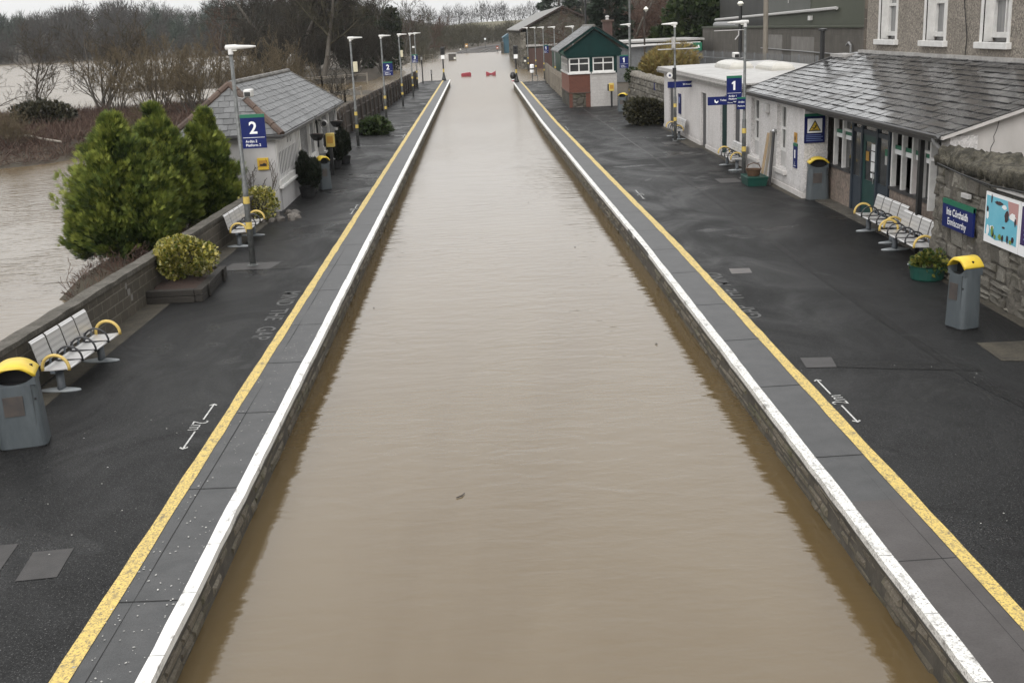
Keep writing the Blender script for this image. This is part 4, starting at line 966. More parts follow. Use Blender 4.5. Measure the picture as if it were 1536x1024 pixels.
# green exit sign on palisade, yellow notice on hut wall
t=panel_sign('exit_sign','small green emergency exit sign above the palisade fence','sign',(17.0,90.2,3.0),R(-35),.75,.62,0,.03,col='sign_green')
m=MB(); blob(m,.1,.36,.06,.08,-.004,2); m.poly([(-.2,-.004,.25),(-.05,-.004,.18),(-.05,-.004,.22),(.22,-.004,.22),(.22,-.004,.28),(-.05,-.004,.28),(-.05,-.004,.32)]); m.build('symbol',X['sign_white'],t,world=False)
t=panel_sign('wall_notice','yellow square notice on the grey end wall of the shelter','sign',(-7.0,36.48,1.36),0,.36,.38,0,.02,col='sign_yellow')
m=MB(); m.box(-.13,-.004,.1,.13,-.001,.3); m.build('amber_field',X['sign_amber'],t,world=False)
m=MB(); m.poly([(-.1,-.008,.12),(.11,-.008,.12),(.11,-.008,.19),(.03,-.008,.22),(-.03,-.008,.18),(-.1,-.008,.19)]); m.build('symbol',X['black'],t,world=False)
t=panel_sign('wall_plaque','small dark blue plaque with white mark on the stone wall above the shrub','sign',(10.05,66.0,1.55),R(-65),.42,.55,0,.03,col='sign_navy'); m=MB(); m.text('S',.4,.02,.12,bold=.02); m.build('lettering',X['sign_white'],t,world=False)
t=panel_sign('wall_board','dark blue narrow board on the flat-roofed building behind the far bench','sign',(9.6,55.6,1.0),R(-90),.62,.95,0,.03,col='sign_navy')
m=MB(); m.box(-.2,-.004,.5,.2,-.001,.8); m.build('print',X['sign_pale'],t,world=False)

# ================================================================== lamp posts
def lamp_post(label,loc,rz,group,top=5.2,base=True):
    t=thing('lamp_post',label,'lamp post',loc,rz,group)
    m=MB(); m.path([(0,0,0),(0,0,2.0),(0,0,2.04),(0,0,top-.12)],[.075,.07,.055,.042],12); m.build('post',X['galv'],t,smooth=True,world=False)
    m=MB(); m.lathe((0,0,0),[(.14,0),(.14,.02),(.09,.03),(.085,.06)],16); m.build('base_plate',X['galv'],t,world=False)
    for z0,z1,k in ((.92,1.09,'yellow_band'),(1.54,1.71,'white_band')):
        m=MB(); m.tube((0,0,z0),(0,0,z1),.079,.079,14); m.build('band',X['yellow_band'],t,world=False)
    m=MB(); m.tube((0,0,top-.14),(0,0,top-.02),.06,.06,12); m.build('collar',X['white'],t,world=False)
    m=MB(); rings=[]
    for x,wd,ht in ((-.12,.03,.03),(-.10,.052,.065),(.12,.052,.07),(.18,.042,.055),(.5,.03,.034),(.60,.02,.018)):
        rings.append([(x,wd*math.cos(a),top+.02+ht*math.sin(a)) for a in np.linspace(0,2*math.pi,10,endpoint=False)])
    m.loft(rings); m.build('luminaire',X['white'],t,smooth=True,world=False)
    m=MB(); m.box(.06,-.03,top-.062,.15,.03,top-.045); m.build('lens',X['lamp_glass'],t,world=False)
    return t
gl='lamp posts along platform 2'; gr='lamp posts along platform 1'
L1=lamp_post('lamp post with yellow bands nearest the conifers, camera on its shaft',(-5.81,27.7,0),0,gl)
def L(x,y,label,rz=0,g=gl): return dup(L1,(x,y,0),rz,label,g)
l2=L(-6.15,57,'second lamp post along the dark wooden fence, speaker box high on it')
L(-5.77,70.5,'lamp post carrying the middle platform 2 sign'); l4=L(-5.74,86.2,'lamp post between the middle platform 2 sign and the platform 3 sign')
L(-5.66,98.9,'lamp post carrying the platform 3 sign'); L(-6.0,113,'last lamp post at the far end of the wooden fence')
r1=L(9.0,39.2,'lamp post behind the green trough of boards',R(180),gr)
r2=L(8.89,52.6,'lamp post by the far bench in front of the flat-roofed building',R(180),gr)
r3=L(10.0,77,'lamp post standing beside the green signal cabin',R(180),gr)
L(7.75,95,'lamp post just beyond the signal cabin roof',R(180),gr)
L(7.1,108,'lamp post by the far pale fence with dark upper boards',R(180),gr); L(6.75,119.9,'lamp post carrying the sign before the brown shed door',R(180),gr)
L(6.5,132,'lamp post in the flooded yard before the goods shed',R(180),gr); L(6.15,144,'farthest lamp post in front of the goods shed wall',R(180),gr)
# extra pieces hanging on posts
def box_on(name,label,cat,x0,y0,z0,x1,y1,z1,m,bev=.015):
    t=thing(name,label,cat,((x0+x1)/2,(y0+y1)/2,z0)); b=MB(); b.box(x0,y0,z0,x1,y1,z1); b.build('case',X[m],t,bevel=bev); return t
def cctv(label,loc,rz,sgn):
    t=thing('security_camera',label,'camera',loc,rz,'cameras on lamp posts')
    m=MB(); m.path([(0,0,0),(sgn*.12,0,-.02),(sgn*.2,0,.03)],.025,8); m.build('bracket',X['pipe_grey'],t,world=False)
    m=MB(); m.box(sgn*.27-.09,-.22,.02,sgn*.27+.09,.16,.20); m.build('housing',X['white'],t,world=False,bevel=.03)
    m=MB(); m.box(sgn*.27-.07,-.235,.04,sgn*.27+.07,-.221,.14); m.build('lens',X['black'],t,world=False); return t
cctv('white security camera on the lamp post by the conifers',(-5.75,27.7,4.05),0,1)
cctv('white security camera on the lamp post behind the trough of boards',(8.95,39.2,4.05),0,-1)
t=thing('shelter_speaker','round white speaker under the eaves of the shelter','speaker',(-6.35,46.0,2.1)); m=MB(); m.path([(-6.2,45.6,2.05),(-6.2,45.8,2.07),(-6.25,46.1,2.1)],[.16,.11,.06],12); m.build('horn',X['offwhite'],t,smooth=True); m=MB(); m.tube((-6.25,46.1,2.1),(-6.5,46.2,2.15),.03); m.build('bracket',X['pipe_grey'],t); m=MB(); m.path([(-6.2,45.58,2.05),(-6.2,45.594,2.05)],[.1,.1],12); m.build('mouth',X['black'],t)
box_on('speaker_box','cream speaker box high on the second fence lamp post',"speaker",-6.08,56.8,3.62,-5.88,57.0,4.1,'white_band')
box_on('speaker_box','cream speaker box on the lamp post before the platform 3 sign',"speaker",-5.68,86.0,3.62,-5.5,86.2,4.1,'white_band')
box_on('junction_box','pale junction box on the lamp post by the far bench','junction box',8.72,52.3,4.15,8.86,52.5,4.65,'fascia')
t=thing('cross_bar','pale cross bar with fittings on the lamp post by the far bench','bracket',(8.89,52.5,4.1)); m=MB(); m.tube((8.1,52.48,4.12),(9.9,52.48,4.12),.025); m.tube((6.9,52.48,4.30),(9.1,52.48,4.38),.03); m.build('bar',X['offwhite'],t)
t=thing('help_point','white round help point on the lamp post above the long direction sign','help point',(8.7,52.4,2.85)); m=MB(); m.path([(8.62,52.38,2.98),(8.62,52.5,2.98)],[.13,.13],14); m.build('dial',X['white'],t); m=MB(); m.box(8.76,52.4,2.8,8.92,52.5,3.3); m.build('back_plate',X['black'],t)
m=MB(); m.path([(8.62,52.36,2.98),(8.62,52.378,2.98)],[.05,.05],10); m.build('button',X['sign_navy'],t)
t=thing('sensor_arm','thin bracket arm with drooping pale tip on the post by the boards','bracket',(9,39.2,4.95)); m=MB(); m.tube((9,39.2,4.97),(7.95,39.2,4.97),.014); m.path([(8.78,39.2,4.95),(8.78,39.2,4.8),(8.66,39.2,4.66)],.022,6); m.build('arm',X['offwhite'],t)
t=thing('floodlight','pale floodlight on the lamp post carrying the platform 3 sign','floodlight',(-5.5,98.8,4.0)); m=MB(); m.tube((-5.64,98.9,4.0),(-5.45,98.85,4.08),.02); m.build('arm',X['galv'],t); m=MB(); m.box(-5.5,98.7,4.05,-5.3,98.85,4.2); m.build('head',X['white'],t)

# ================================================================== benches
def bench(label,loc,rz,group,yl=True):
    t=thing('platform_bench',label,'bench',loc,rz,group); Wd=.56; n=4; x0=-n*Wd/2
    m=MB(); m.box(x0+.02,-.05,.36,-x0-.02,.03,.42); m.build('beam',X['bench_leg'],t,world=False,bevel=.008)
    for k in range(n):
        a,b=x0+k*Wd+.015,x0+(k+1)*Wd-.015
        prof=[(-.27,.425),(-.25,.445),(-.05,.43),(.12,.425),(.17,.44)]; m=MB()
        m.loft([[(x,y,z) for y,z in prof]+[(x,y,z-.012) for y,z in prof[::-1]] for x in (a,b)]); m.build('seat',X['perf'],t,world=False)
        prof=[(.185,.50),(.20,.56),(.27,.86),(.30,.90)]; m=MB()
        m.loft([[(x,y,z) for y,z in prof]+[(x,y+.014,z) for y,z in prof[::-1]] for x in (a+.015,b-.015)]); bk=m.build('backrest',X['perf'],t,world=False)
        boxes('bracket',[((a+b)/2-.15,.17,.42,(a+b)/2-.11,.2,.56),((a+b)/2+.11,.17,.42,(a+b)/2+.15,.2,.56)],X['bench_leg'],bk,world=False)
    for k in range(n+1):
        x=x0+k*Wd; end=k in(0,n); pts=[]
        x+= (.03 if k==0 else -.03 if k==n else 0)
        for a in np.linspace(-.15,math.pi+.15,13): pts.append((x,-.07+.22*math.cos(a)*-1,.45+.22*math.sin(a)))
        m=MB(); m.path(pts,.028 if end else .018,8); m.build('armrest',X['yellow_arm' if end else 'arm_dark'],t,smooth=True,world=False)
        if not end: m=MB(); m.box(x-.012,-.27,.425,x+.012,.18,.452); m.build('seat_divider',X['arm_dark'],t,world=False)
    for s in (-1,1):
        x=s*(n*Wd/2-.28); m=MB(); m.loft([[(x+.075*math.cos(a)*k,.06*math.sin(a)*k,z) for a in np.linspace(0,6.283,10,endpoint=False)] for z,k in((.02,1.25),(.1,1),(.36,1.05))]); lg=m.build('pedestal',X['bench_leg'],t,smooth=True,world=False)
        m=MB(); m.loft([[(x+.11*math.cos(a)*k,.02+.34*math.sin(a)*k,z) for a in np.linspace(0,6.283,18,endpoint=False)] for z,k in((0,1),(.025,.98),(.05,.45))]); m.build('foot',X['bench_foot'],lg,smooth=True,world=False)
    return t
gb='four seat steel benches'
B1=bench('steel four-seat bench with yellow end arms against the block wall next to the bin',(-7.0,18.7,0),R(86),gb)
dup(B1,(-6.66,31.3,0),R(88),'steel bench half hidden behind the banded lamp post and conifers',gb)
dup(B1,(9.72,27.5,0),R(-90),'steel bench under the wide shop window beside the entrance',gb)
dup(B1,(9.5,25.0,0),R(-90),'steel bench behind the downpipe, next to the green flower pot',gb)
dup(B1,(9.25,42.2,0),R(-90),'steel bench beyond the trough of boards',gb)
dup(B1,(9.2,54.2,0),R(-90),'farthest steel bench beside the dark shrub',gb)

# ================================================================== bins
def rrect(w,d,z,r=.08,n=4):
    P=[]
    for cx,cy,a0 in((w/2-r,d/2-r,0),(-w/2+r,d/2-r,90),(-w/2+r,-d/2+r,180),(w/2-r,-d/2+r,270)):
        for k in range(n+1): a=R(a0+90*k/n); P.append((cx+r*math.cos(a),cy+r*math.sin(a),z))
    return P
def bin_(label,loc,rz,group,s=1):
    t=thing('litter_bin',label,'litter bin',loc,rz,group)
    W,Dp=.62,.50
    m=MB(); m.loft([rrect(W*k,Dp*k2,z,.11) for z,k,k2 in((.03,1.04,1.02),(.5,.98,.98),(.93,.92,.94))]); body=m.build('body',X['bin_grey'],t,smooth=False,world=False,bevel=.004)
    m=MB(); m.loft([rrect(W*.98,Dp*.98,z,.1) for z in(0,.035)]); m.build('base',X['black'],t,world=False)
    # cheeks and scooped rim
    m=MB(); n=16
    for sy in(-1,1):
        y0=sy*Dp*.46; top=[];bot=[]
        for i in range(n+1):
            u=-1+2*i/n; x=u*W*.46; top.append((x,1.075-.14*(1-u*u)**.6)); bot.append((x,.92))
        m.prism(bot+top[::-1],y0,y0-sy*.03)
    for sx in(-1,1): m.box(min(sx*W*.46,sx*W*.46-sx*.03),-Dp*.46+.03,.92,max(sx*W*.46,sx*W*.46-sx*.03),Dp*.46-.03,1.075)
    m.build('rim',X['bin_grey'],t,world=False)
    m=MB(); m.box(-W*.43,-Dp*.40,.93,W*.43,Dp*.40,.935); m.box(-W*.40,-.02,.935,W*.40,.02,1.16); m.build('opening_shade',X['dark'],t,world=False)  # black panels under the hood, coloured to stand for the shade inside the opening
    m=MB(); rings=[]
    for y in(-Dp*.5,-Dp*.46,Dp*.46,Dp*.5):
        up=[];dn=[]; sh=-.02 if abs(y)>Dp*.48 else 0
        for i in range(n+1):
            u=-1+2*i/n; x=u*W*.49; z=1.07+.15*(1-abs(u)**2.4); up.append((x,y,z+sh)); dn.append((x*.93,y,z-.055 if abs(u)<.95 else z-.03))
        rings.append(up+dn[::-1])
    m.loft(rings); m.build('hood',X['yellow'],t,smooth=True,world=False,bevel=0)
    m=MB(); m.box(-.17,-Dp*.5-.006,.50,.09,-Dp*.46,.78); m.build('label_plate',X['bin_label'],t,world=False)
    m=MB(); m.box(W*.35,-Dp*.49,.05,W*.355,-Dp*.47,.93); m.build('door_seam',X['black'],t,world=False)
    m=MB(); m.tube((W*.41,-Dp*.485,.72),(W*.41,-Dp*.46,.72),.016,.016,8); m.build('lock',X['black'],t,world=False)
    return t
gbn='grey litter bins with yellow hoods'
b1=bin_('grey litter bin with yellow hood in front of the near left bench',(-6.68,15.33,0),R(14),gbn)
dup(b1,(8.22,18.95,0),R(-72),'grey litter bin with yellow hood in front of the town map poster',gbn,(.74,.82,1.04))
dup(b1,(9.98,33.75,0),R(-6),'grey litter bin with yellow hood below the warning triangle sign',gbn,(1,.8,1.05))
dup(b1,(8.88,71.8,0),R(-20),'grey litter bin by the signal cabin and the yellow ticket post',gbn,(.9,.9,.95))
dup(b1,(-5.8,41.4,0),R(30),'blue-grey litter bin with flat yellow hood among potted shrubs of the shelter',gbn,(.7,.8,1.0))
def validator(label,loc,h,sz,g='yellow ticket readers'):
    t=thing('ticket_reader',label,'ticket reader',loc,0,g); m=MB(); m.box(-.06,-.05,0,.06,.05,h); m.build('post',X['black'],t,world=False)
    m=MB(); m.box(-sz[0]/2,-.1,h,sz[0]/2,.1,h+sz[1]); m.build('case',X['yellow_band'],t,world=False,bevel=.03); m=MB(); m.box(-sz[0]/2+.05,-.108,h+.15,sz[0]/2-.05,-.1,h+sz[1]-.12); m.build('screen',X['sign_amber'],t,world=False)
    m=MB(); m.box(-sz[0]/2-.09,-.06,h+.02,-sz[0]/2-.005,.08,h+sz[1]-.06); m.build('side_reader',X['black'],t,world=False); return t
validator('yellow ticket reader on a black post by the grey signal cabin wall',(8.72,76.6,0),1.02,(.34,.52))
validator('yellow ticket reader on a post in front of the shelter sill',(-6.05,45.9,0),1.1,(.34,.55))
# ================================================================== waiting shelter (left)
hut=thing('waiting_shelter','white boarded waiting shelter with hipped grey slate roof and grey end wall','shelter',(-8,44,0))
w=MB(); w.box(-9.5,36.55,0,-6.58,36.85,2.46); w.box(-9.5,36.85,0,-9.25,52.5,2.46); w.box(-9.25,52.2,0,-6.58,52.5,2.46)
w.build('wall',X['hut_render'],hut)
w=MB(); w.box(-6.8,36.86,0,-6.55,45.7,.72); w.box(-6.8,47.3,0,-6.55,52.19,.72); w.build('dwarf_wall',X['hut_render'],hut)
w=MB(); w.box(-6.84,36.6,.72,-6.44,45.7,.80); w.box(-6.80,36.6,.80,-6.52,45.7,.98); w.box(-6.84,47.3,.72,-6.44,52.6,.80); w.box(-6.80,47.3,.80,-6.52,52.6,.98); w.build('sill',X['white'],hut,bevel=.01)
# boarded front with slats
w=MB()
for y in (36.6,41.4,43.9,45.6,47.3,49.6,52.4): w.box(-6.70,y,.98,-6.55,y+.14,2.42)
w.box(-6.72,36.6,2.30,-6.53,52.5,2.44); w.build('frame_post',X['white'],hut)
rb=random.Random(4)
w=MB(); y=36.8
while y<41.3: w.box(-6.612,y,.98,-6.60,y+.13,2.3); y+=.30
w.build('slat_screen',X['hut_board'],hut)
w=MB(); w.box(-6.76,36.8,1.75,-6.70,41.4,2.3); w.box(-6.72,41.54,.98,-6.66,43.9,2.3); w.box(-6.72,44.04,.98,-6.66,45.6,2.3); w.box(-6.72,47.44,.98,-6.66,49.6,2.3); w.box(-6.72,49.74,.98,-6.66,52.4,2.3)
w.build('board_panel',X['hut_board'],hut)
w=MB()
for a,b in ((41.6,43.9),(44.1,45.6),(47.5,49.6),(49.8,52.4)):
    y=a
    while y<b: w.box(-6.663,y,1.0,-6.64,y+.03,2.28); y+=.17
w.build('batten',X['grey_trim'],hut)
w=MB(); 
for k in range(7): w.box(-6.662,39.2+k*.2,1.9+.02*abs(k-3),-6.65,39.27+k*.2,2.22-.05*abs(k-3))
w.build('vent_fan',X['dark'],hut)
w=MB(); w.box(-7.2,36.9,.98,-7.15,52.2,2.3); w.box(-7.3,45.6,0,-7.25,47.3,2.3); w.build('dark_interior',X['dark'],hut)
w=MB(); w.box(-6.7,45.62,0,-6.6,45.74,2.3); w.build('door_post',X['black'],hut)
# roof: hipped
ez,rz_=2.47,4.02; xl,xr,y0,y1=-9.85,-6.28,36.3,53.0; xm=(xl+xr)/2; ya,yb=37.75,49.6
rm=MB()
dx=xr-xm; sl=Vector((-dx,0,rz_-ez)); Ls=sl.length
slates(rm,(xr,y0,ez),(0,1,0),sl,[(0,0),(y1-y0,0),(yb-y0,Ls),(ya-y0,Ls)],.34,.235,seed=2)
slates(rm,(xl,y0,ez),(0,1,0),Vector((dx,0,rz_-ez)),[(0,0),(y1-y0,0),(yb-y0,Ls),(ya-y0,Ls)],.34,.235,seed=3)
s2=Vector((0,ya-y0,rz_-ez)); slates(rm,(xl,y0,ez),(1,0,0),s2,[(0,0),(xr-xl,0),((xr-xl)/2,s2.length)],.34,.235,seed=5)
s3=Vector((0,-(y1-yb),rz_-ez)); slates(rm,(xl,y1,ez),(1,0,0),s3,[(0,0),(xr-xl,0),((xr-xl)/2,s3.length)],.34,.235,seed=6)
ro=rm.build('roof',X['slate_hut'],hut)
def ridge(mb,a,b,r,st=.45):
    a,b=Vector(a),Vector(b); n=max(2,int((b-a).length/st))
    for i in range(n):
        p,q=a.lerp(b,i/n),a.lerp(b,(i+.97)/n); mb.path([p+Vector((0,0,.015*(i%2))),q],[r,r*1.04],8)
m=MB(); ridge(m,(xl,y0,ez+.0),(xm,ya,rz_),.11); ridge(m,(xr,y0,ez+.0),(xm,ya,rz_),.11); m.build('hip_tiles',X['ridge_brown'],ro)
m=MB(); ridge(m,(xm,ya,rz_+.01),(xm,yb,rz_+.01),.09); m.build('ridge_tiles',X['ridge_grey'],ro)
m=MB(); ridge(m,(xr,y1,ez),(xm,yb,rz_),.05); ridge(m,(xl,y1,ez),(xm,yb,rz_),.05); m.build('hip_tiles',X['ridge_grey'],ro)
m=MB(); m.box(xl,y0-.07,ez-.10,xr+.07,y0+.02,ez-.01); m.box(xr-.02,y0+.02,ez-.10,xr+.07,y1,ez-.01); m.build('gutter',X['gutter'],ro,bevel=.015)
m=MB(); m.box(xl+.05,y0+.03,ez-.17,xr-.03,y0+.25,ez-.10); m.box(xr-.25,y0+.25,ez-.17,xr-.03,y1-.1,ez-.10); m.build('soffit',X['grey_trim'],hut)
def basket(label,loc):
    t=thing('hanging_basket',label,'hanging basket',loc,0,'hanging baskets on the shelter'); m=MB()
    m.lathe((0,0,0),[(.04,-.27),(.16,-.23),(.25,-.1),(.28,0)],18); m.build('bowl',X['black'],t,world=False)
    m=MB(); m.lathe((0,0,0),[(.26,-.01),(.15,.01),(.02,.015)],14); m.build('soil',X['soil'],t,world=False)
    m=MB(); m.tube((0,0,.05),(-.02,0,.62),.01); m.path([(-.05,0,.62),(.06,0,.66)],.012,6)
    for a in (0,2.1,4.2): m.tube((.27*math.cos(a),.27*math.sin(a),0),(0,0,.55),.006)
    m.build('chain',X['black'],t,world=False); return t
basket('empty black hanging basket nearer to the lamp post, left of the shelter doorway',(-6.2,43.4,1.85)); basket('empty black hanging basket beyond the shelter doorway, above the yellow ticket reader',(-6.2,49.5,1.85))

# ================================================================== block wall, planter, rocks
bw=thing('block_wall','low concrete block wall with weathered cap along platform 2','wall',(-7.4,20,0))
a,b=Vector((-7.92,6,0)),Vector((-6.98,36.3,0))
def along(t,o): d=(b-a).normalized(); n=Vector((d.y,-d.x,0)); return a.lerp(b,t)+n*o
m=MB(); 
def wallseg(mb,o0,o1,z0,z1,n=24,jit=0,zf=None):
    rr=random.Random(5); rings=[]
    for i in range(n+1):
        t=i/n; j=rr.uniform(-jit,jit); zz=zf(t) if zf else 0
        rings.append([(*along(t,o0)[:2],z0+ (zz if z0>.3 else 0)),(*along(t,o1)[:2],z0+(zz if z0>.3 else 0)),(*along(t,o1)[:2],z1+zz+j),(*along(t,o0)[:2],z1+zz+j)])
    mb.loft(rings)
zf=lambda t: .10-.22*t
wallseg(m,-.22,0,-.6,.84,24,0,zf); m.build('wall_body',X['block'],bw)
m=MB(); wallseg(m,-.27,.035,.84,.93,60,.012,zf); m.build('cap',X['block_cap'],bw)
m=MB(); 
for (t,z0,wd) in((.555,.45,.16),(.552,.60,.10),(.56,.30,.12),(.63,.55,.07)):
    p,q=along(t,.006),along(t+wd/30,.006); m.quad((*p[:2],z0),(*q[:2],z0),(*q[:2],z0+.13),(*p[:2],z0+.13))
m.build('mortar_stain',X['pale_wall'],bw)
pl=thing('sleeper_planter','black timber sleeper planter of leaf mulch below the block wall','planter',(-6.9,25.1,0))
m=MB(); zz=0
for z0,z1 in((0,.14),(.145,.28)):
    m.box(-7.40,23.9,z0,-6.34,24.08,z1); m.box(-6.34-.0,23.93,z0,-6.16,25.2,z1-.004); m.box(-6.36,25.21,z0,-6.18,26.45,z1-.008); m.box(-7.3,26.3,z0,-6.37,26.46,z1)
m.box(-6.15,24.4,0,-6.11,24.5,.3); m.box(-6.17,25.9,0,-6.12,26.0,.3)
m.build('timber_edge',X['timber'],pl,bevel=.012)
m=MB(); xs=np.linspace(-7.32,-6.3,12); ys=np.linspace(24.05,26.35,22); rr=random.Random(2); o=len(m.v)
m.add([(x,y,.22+rr.uniform(-.015,.03)+.06*math.exp(-((x+6.85)**2+(y-25.2)**2)*2)) for x in xs for y in ys],[(i*22+j,(i+1)*22+j,(i+1)*22+j+1,i*22+j+1) for i in range(11) for j in range(21)]); m.build('mulch',X['soil'],pl,smooth=True)
leafy('variegated_bush','round yellow and green variegated bush in the sleeper planter','bush',(-6.87,25.2,.25),21,5200,(.58,.66,.50),.52,.075,.027,'varieg',fan=2,stem_r=.018,inner=.5,lump=.5)
rk=thing('rock_edging','low dry border of garden stones at the shelter corner','rock border',(-6.4,35.4,0))
rr=random.Random(8)
m=MB()
for i in range(26):
    x,y=-6.85+rr.random()*1.05,34.4+rr.random()*1.7; r=rr.uniform(.07,.17); m.loft([[(x+r*k*math.cos(a+i)*rr.uniform(.8,1.2),y+r*k*math.sin(a+i)*rr.uniform(.8,1.2),z) for a in np.linspace(0,6.283,7,endpoint=False)] for z,k in((0,1),(r*.6,.9),(r*.95,.4))])
m.build('stones',X['rock'],rk); rk['kind']='stuff'; rk.children[0]['kind']='stuff'
leafy('variegated_bush','small yellow-green bush behind the rocks at the shelter corner','bush',(-7.0,34.9,.0),22,1900,(.5,.6,.45),.55,.08,.026,'varieg',fan=2,stem_r=.015,inner=.5,lump=.4)
bare_tree('bare_shrub','thin leafless shrub against the grey end wall of the shelter','shrub',(-7.35,35.6,0),31,1.9,.03,'twig',stems=5,levels=((5,.5),(4,.5)),rmin=.007,spread=.6)
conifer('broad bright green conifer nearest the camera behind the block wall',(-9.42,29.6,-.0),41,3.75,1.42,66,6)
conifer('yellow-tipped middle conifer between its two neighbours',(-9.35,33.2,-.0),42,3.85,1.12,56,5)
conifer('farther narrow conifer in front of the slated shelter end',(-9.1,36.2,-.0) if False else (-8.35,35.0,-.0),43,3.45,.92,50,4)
bare_tree('bare_shrub','leafless twiggy shrub growing through the conifer roots behind the wall','shrub',(-8.7,27.2,-.25),33,1.1,.02,'twig_red',stems=7,levels=((5,.5),(4,.5)),rmin=.006,spread=.8)
bare_tree('bare_shrub','sparse leafless sapling on the river bank beside the block wall','shrub',(-8.6,23.4,-.1),34,1.25,.025,'twig_red',stems=3,levels=((3,.45),(2,.5)),rmin=.007,spread=.5)
def potted(label,loc,h,w,seed):
    t=thing('potted_shrub',label,'potted plant',loc,0,'dark potted shrubs by the shelter'); m=MB(); m.lathe((0,0,0),[(.2,0),(.24,.02),(.29,.34),(.31,.36),(.27,.36),(.26,.3)],18); m.build('pot',X['black'],t,world=False)
    Vs=[];Fs=[];o=0; rg=np.random.default_rng(seed)
    for k in range(6):
        cx,cy=rg.uniform(-w*.34,w*.34,2); hh=h*rg.uniform(.6,1.05); V,F=ellipsoid_leaves(seed+k,600,(w*.17,w*.17,hh*.46),(cx,cy,.36+hh*.45),.13,.018,3,.1,1.8,.3); Vs.append(V);Fs.append(F+o);o+=len(V)
    np_mesh('foliage',np.concatenate(Vs),np.concatenate(Fs),X['potted'],t); return t
potted('dark potted shrub in front of the shelter slats, nearest of its kind',(-6.15,39.6,0),1.25,.95,51); potted('dark potted shrub right beside the blue-grey bin',(-6.2,40.7,0),1.15,.7,52)
potted('dark potted shrub just beyond the ticket reader',(-6.2,47.9,0),1.15,.8,53); potted('dark potted shrub at the far end of the shelter front',(-6.0,49.6,0),1.2,.7,54)
t=thing('toppled_shrub','uprooted bushy shrub lying on the platform by the wooden fence','shrub',(-6.05,63.6,0)); V,F=ellipsoid_leaves(61,1700,(.7,.55,.42),(.1,0,.42),.26,.035,3,.35,.1,.3); np_mesh('foliage',V,F,X['evergreen'],t)
m=MB(); m.lathe((-.55,.1,.22),[(.2,-.2),(.26,-.1),(.3,.2),(.24,.24)],12); m.build('root_ball',X['dark'],t,world=False)

# ================================================================== fences
def board_fence(name,label,pts,h,bw_,mat,seed,lean=.02,gap=.012,group=None):
    t=thing(name,label,'fence',(pts[0][0],pts[0][1],0),0,group); rr=random.Random(seed); m=MB(); ps=MB()
    for (p,q) in zip(pts[:-1],pts[1:]):
        p,q=Vector((*p,0)),Vector((*q,0)); d=(q-p).normalized(); n=Vector((-d.y,d.x,0)); Ln=(q-p).length; s=0;k=0
        while s<Ln-bw_:
            o=p+d*s; e=p+d*(s+bw_-gap); hh=h+rr.uniform(-.05,.05); ln=rr.uniform(-lean,lean); th=n*(.02+.012*(k%2)); 
            V=[o,e,e+th,o+th]; tl=d*ln; m.add([(v.x,v.y,-.05) for v in V]+[((v+tl).x,(v+tl).y,hh) for v in V],[(0,1,5,4),(1,2,6,5),(2,3,7,6),(3,0,4,7),(4,5,6,7)])
            s+=bw_;k+=1
        for z in(.4,h-.35): 
            a_,b_=p-n*.05,q-n*.05; ps.path([(a_.x,a_.y,z),(b_.x,b_.y,z)],.045,4)
        s=0
        while s<=Ln: c=p+d*s-n*.1; ps.box(c.x-.06,c.y-.06,-.4,c.x+.06,c.y+.06,h+.02); s+=2.4
    m.build('boards',X[mat],t); ps.build('posts_and_rails',X[mat],t); return t
board_fence('board_fence','dark stained upright board fence along the back of platform 2',[(-6.75,52.8),(-7.2,54.5),(-7.6,64),(-7.1,85),(-6.35,118)],1.55,.34,'fence_wood',3)
board_fence('board_fence','pale weathered board fence between the signal cabin and the far platform end',[(6.85,118),(6.55,104),(6.35,86.5)],1.75,.3,'fence_pale',4)
board_fence('board_fence','grey board fence in the undergrowth behind the far shrubs on the right',[(17.2,112),(16.5,97)],1.9,.3,'fence_pale',6)
def rail_fence(label,pts,h=1.0,mat='fence_pale'):
    t=thing('rail_fence',label,'fence',(*pts[0],0),0,'rail fences in the flooded car park'); m=MB(); r_=MB()
    for p,q in zip(pts[:-1],pts[1:]):
        p,q=Vector(p),Vector(q); n=max(1,int((q-p).length/2.5))
        for i in range(n+1): c=p.lerp(q,i/n); m.box(c.x-.08,c.y-.08,-1.2,c.x+.08,c.y+.08,h)
        for z in(h*.55,h-.12): r_.path([(p.x,p.y,z),(q.x,q.y,z)],.05,4)
    m.build('posts',X[mat],t); r_.build('rails',X[mat],t)
rail_fence('short pale rail fence standing in flood water behind the wooden fence',[(-14.2,101),(-12.2,105),(-11.4,112)],.6); rail_fence('farther rail fence at the edge of the flooded car park trees',[(-24,138),(-19,141),(-14,146)],.7); rail_fence('distant rail fence beside the flooded track',[(-17,222),(-12,226),(-9,232)],.9)
# palisade
t=thing('palisade_fence','grey galvanised palisade fence behind the flat-roofed building','fence',(16,75,0)); m=MB(); r_=MB()
P0,P1=Vector((15.7,54)),Vector((17.4,104)); n=int((P1-P0).length/.30)
for i in range(n+1):
    c=P0.lerp(P1,i/n); zt=3.45-.65*i/n; m.box(c.x-.007,c.y-.04,.05,c.x+.007,c.y+.04,zt); m.add([(c.x,c.y-.04,zt),(c.x,c.y+.04,zt),(c.x,c.y,zt+.14)],[(0,1,2)])
for z in(.5,3.05): r_.path([(P0.x+.05,P0.y,z),(P1.x+.05,P1.y,z-(.65 if z>1 else 0))],.05,4)
for i in range(0,n,12): c=P0.lerp(P1,i/n); r_.box(c.x+.05,c.y-.06,0,c.x+.13,c.y+.06,3.5-.65*i/n)
m.build('pales',X['palis'],t); r_.build('rails_and_posts',X['palis'],t)
t['label']='grey galvanised palisade fence behind the flat-roofed building'

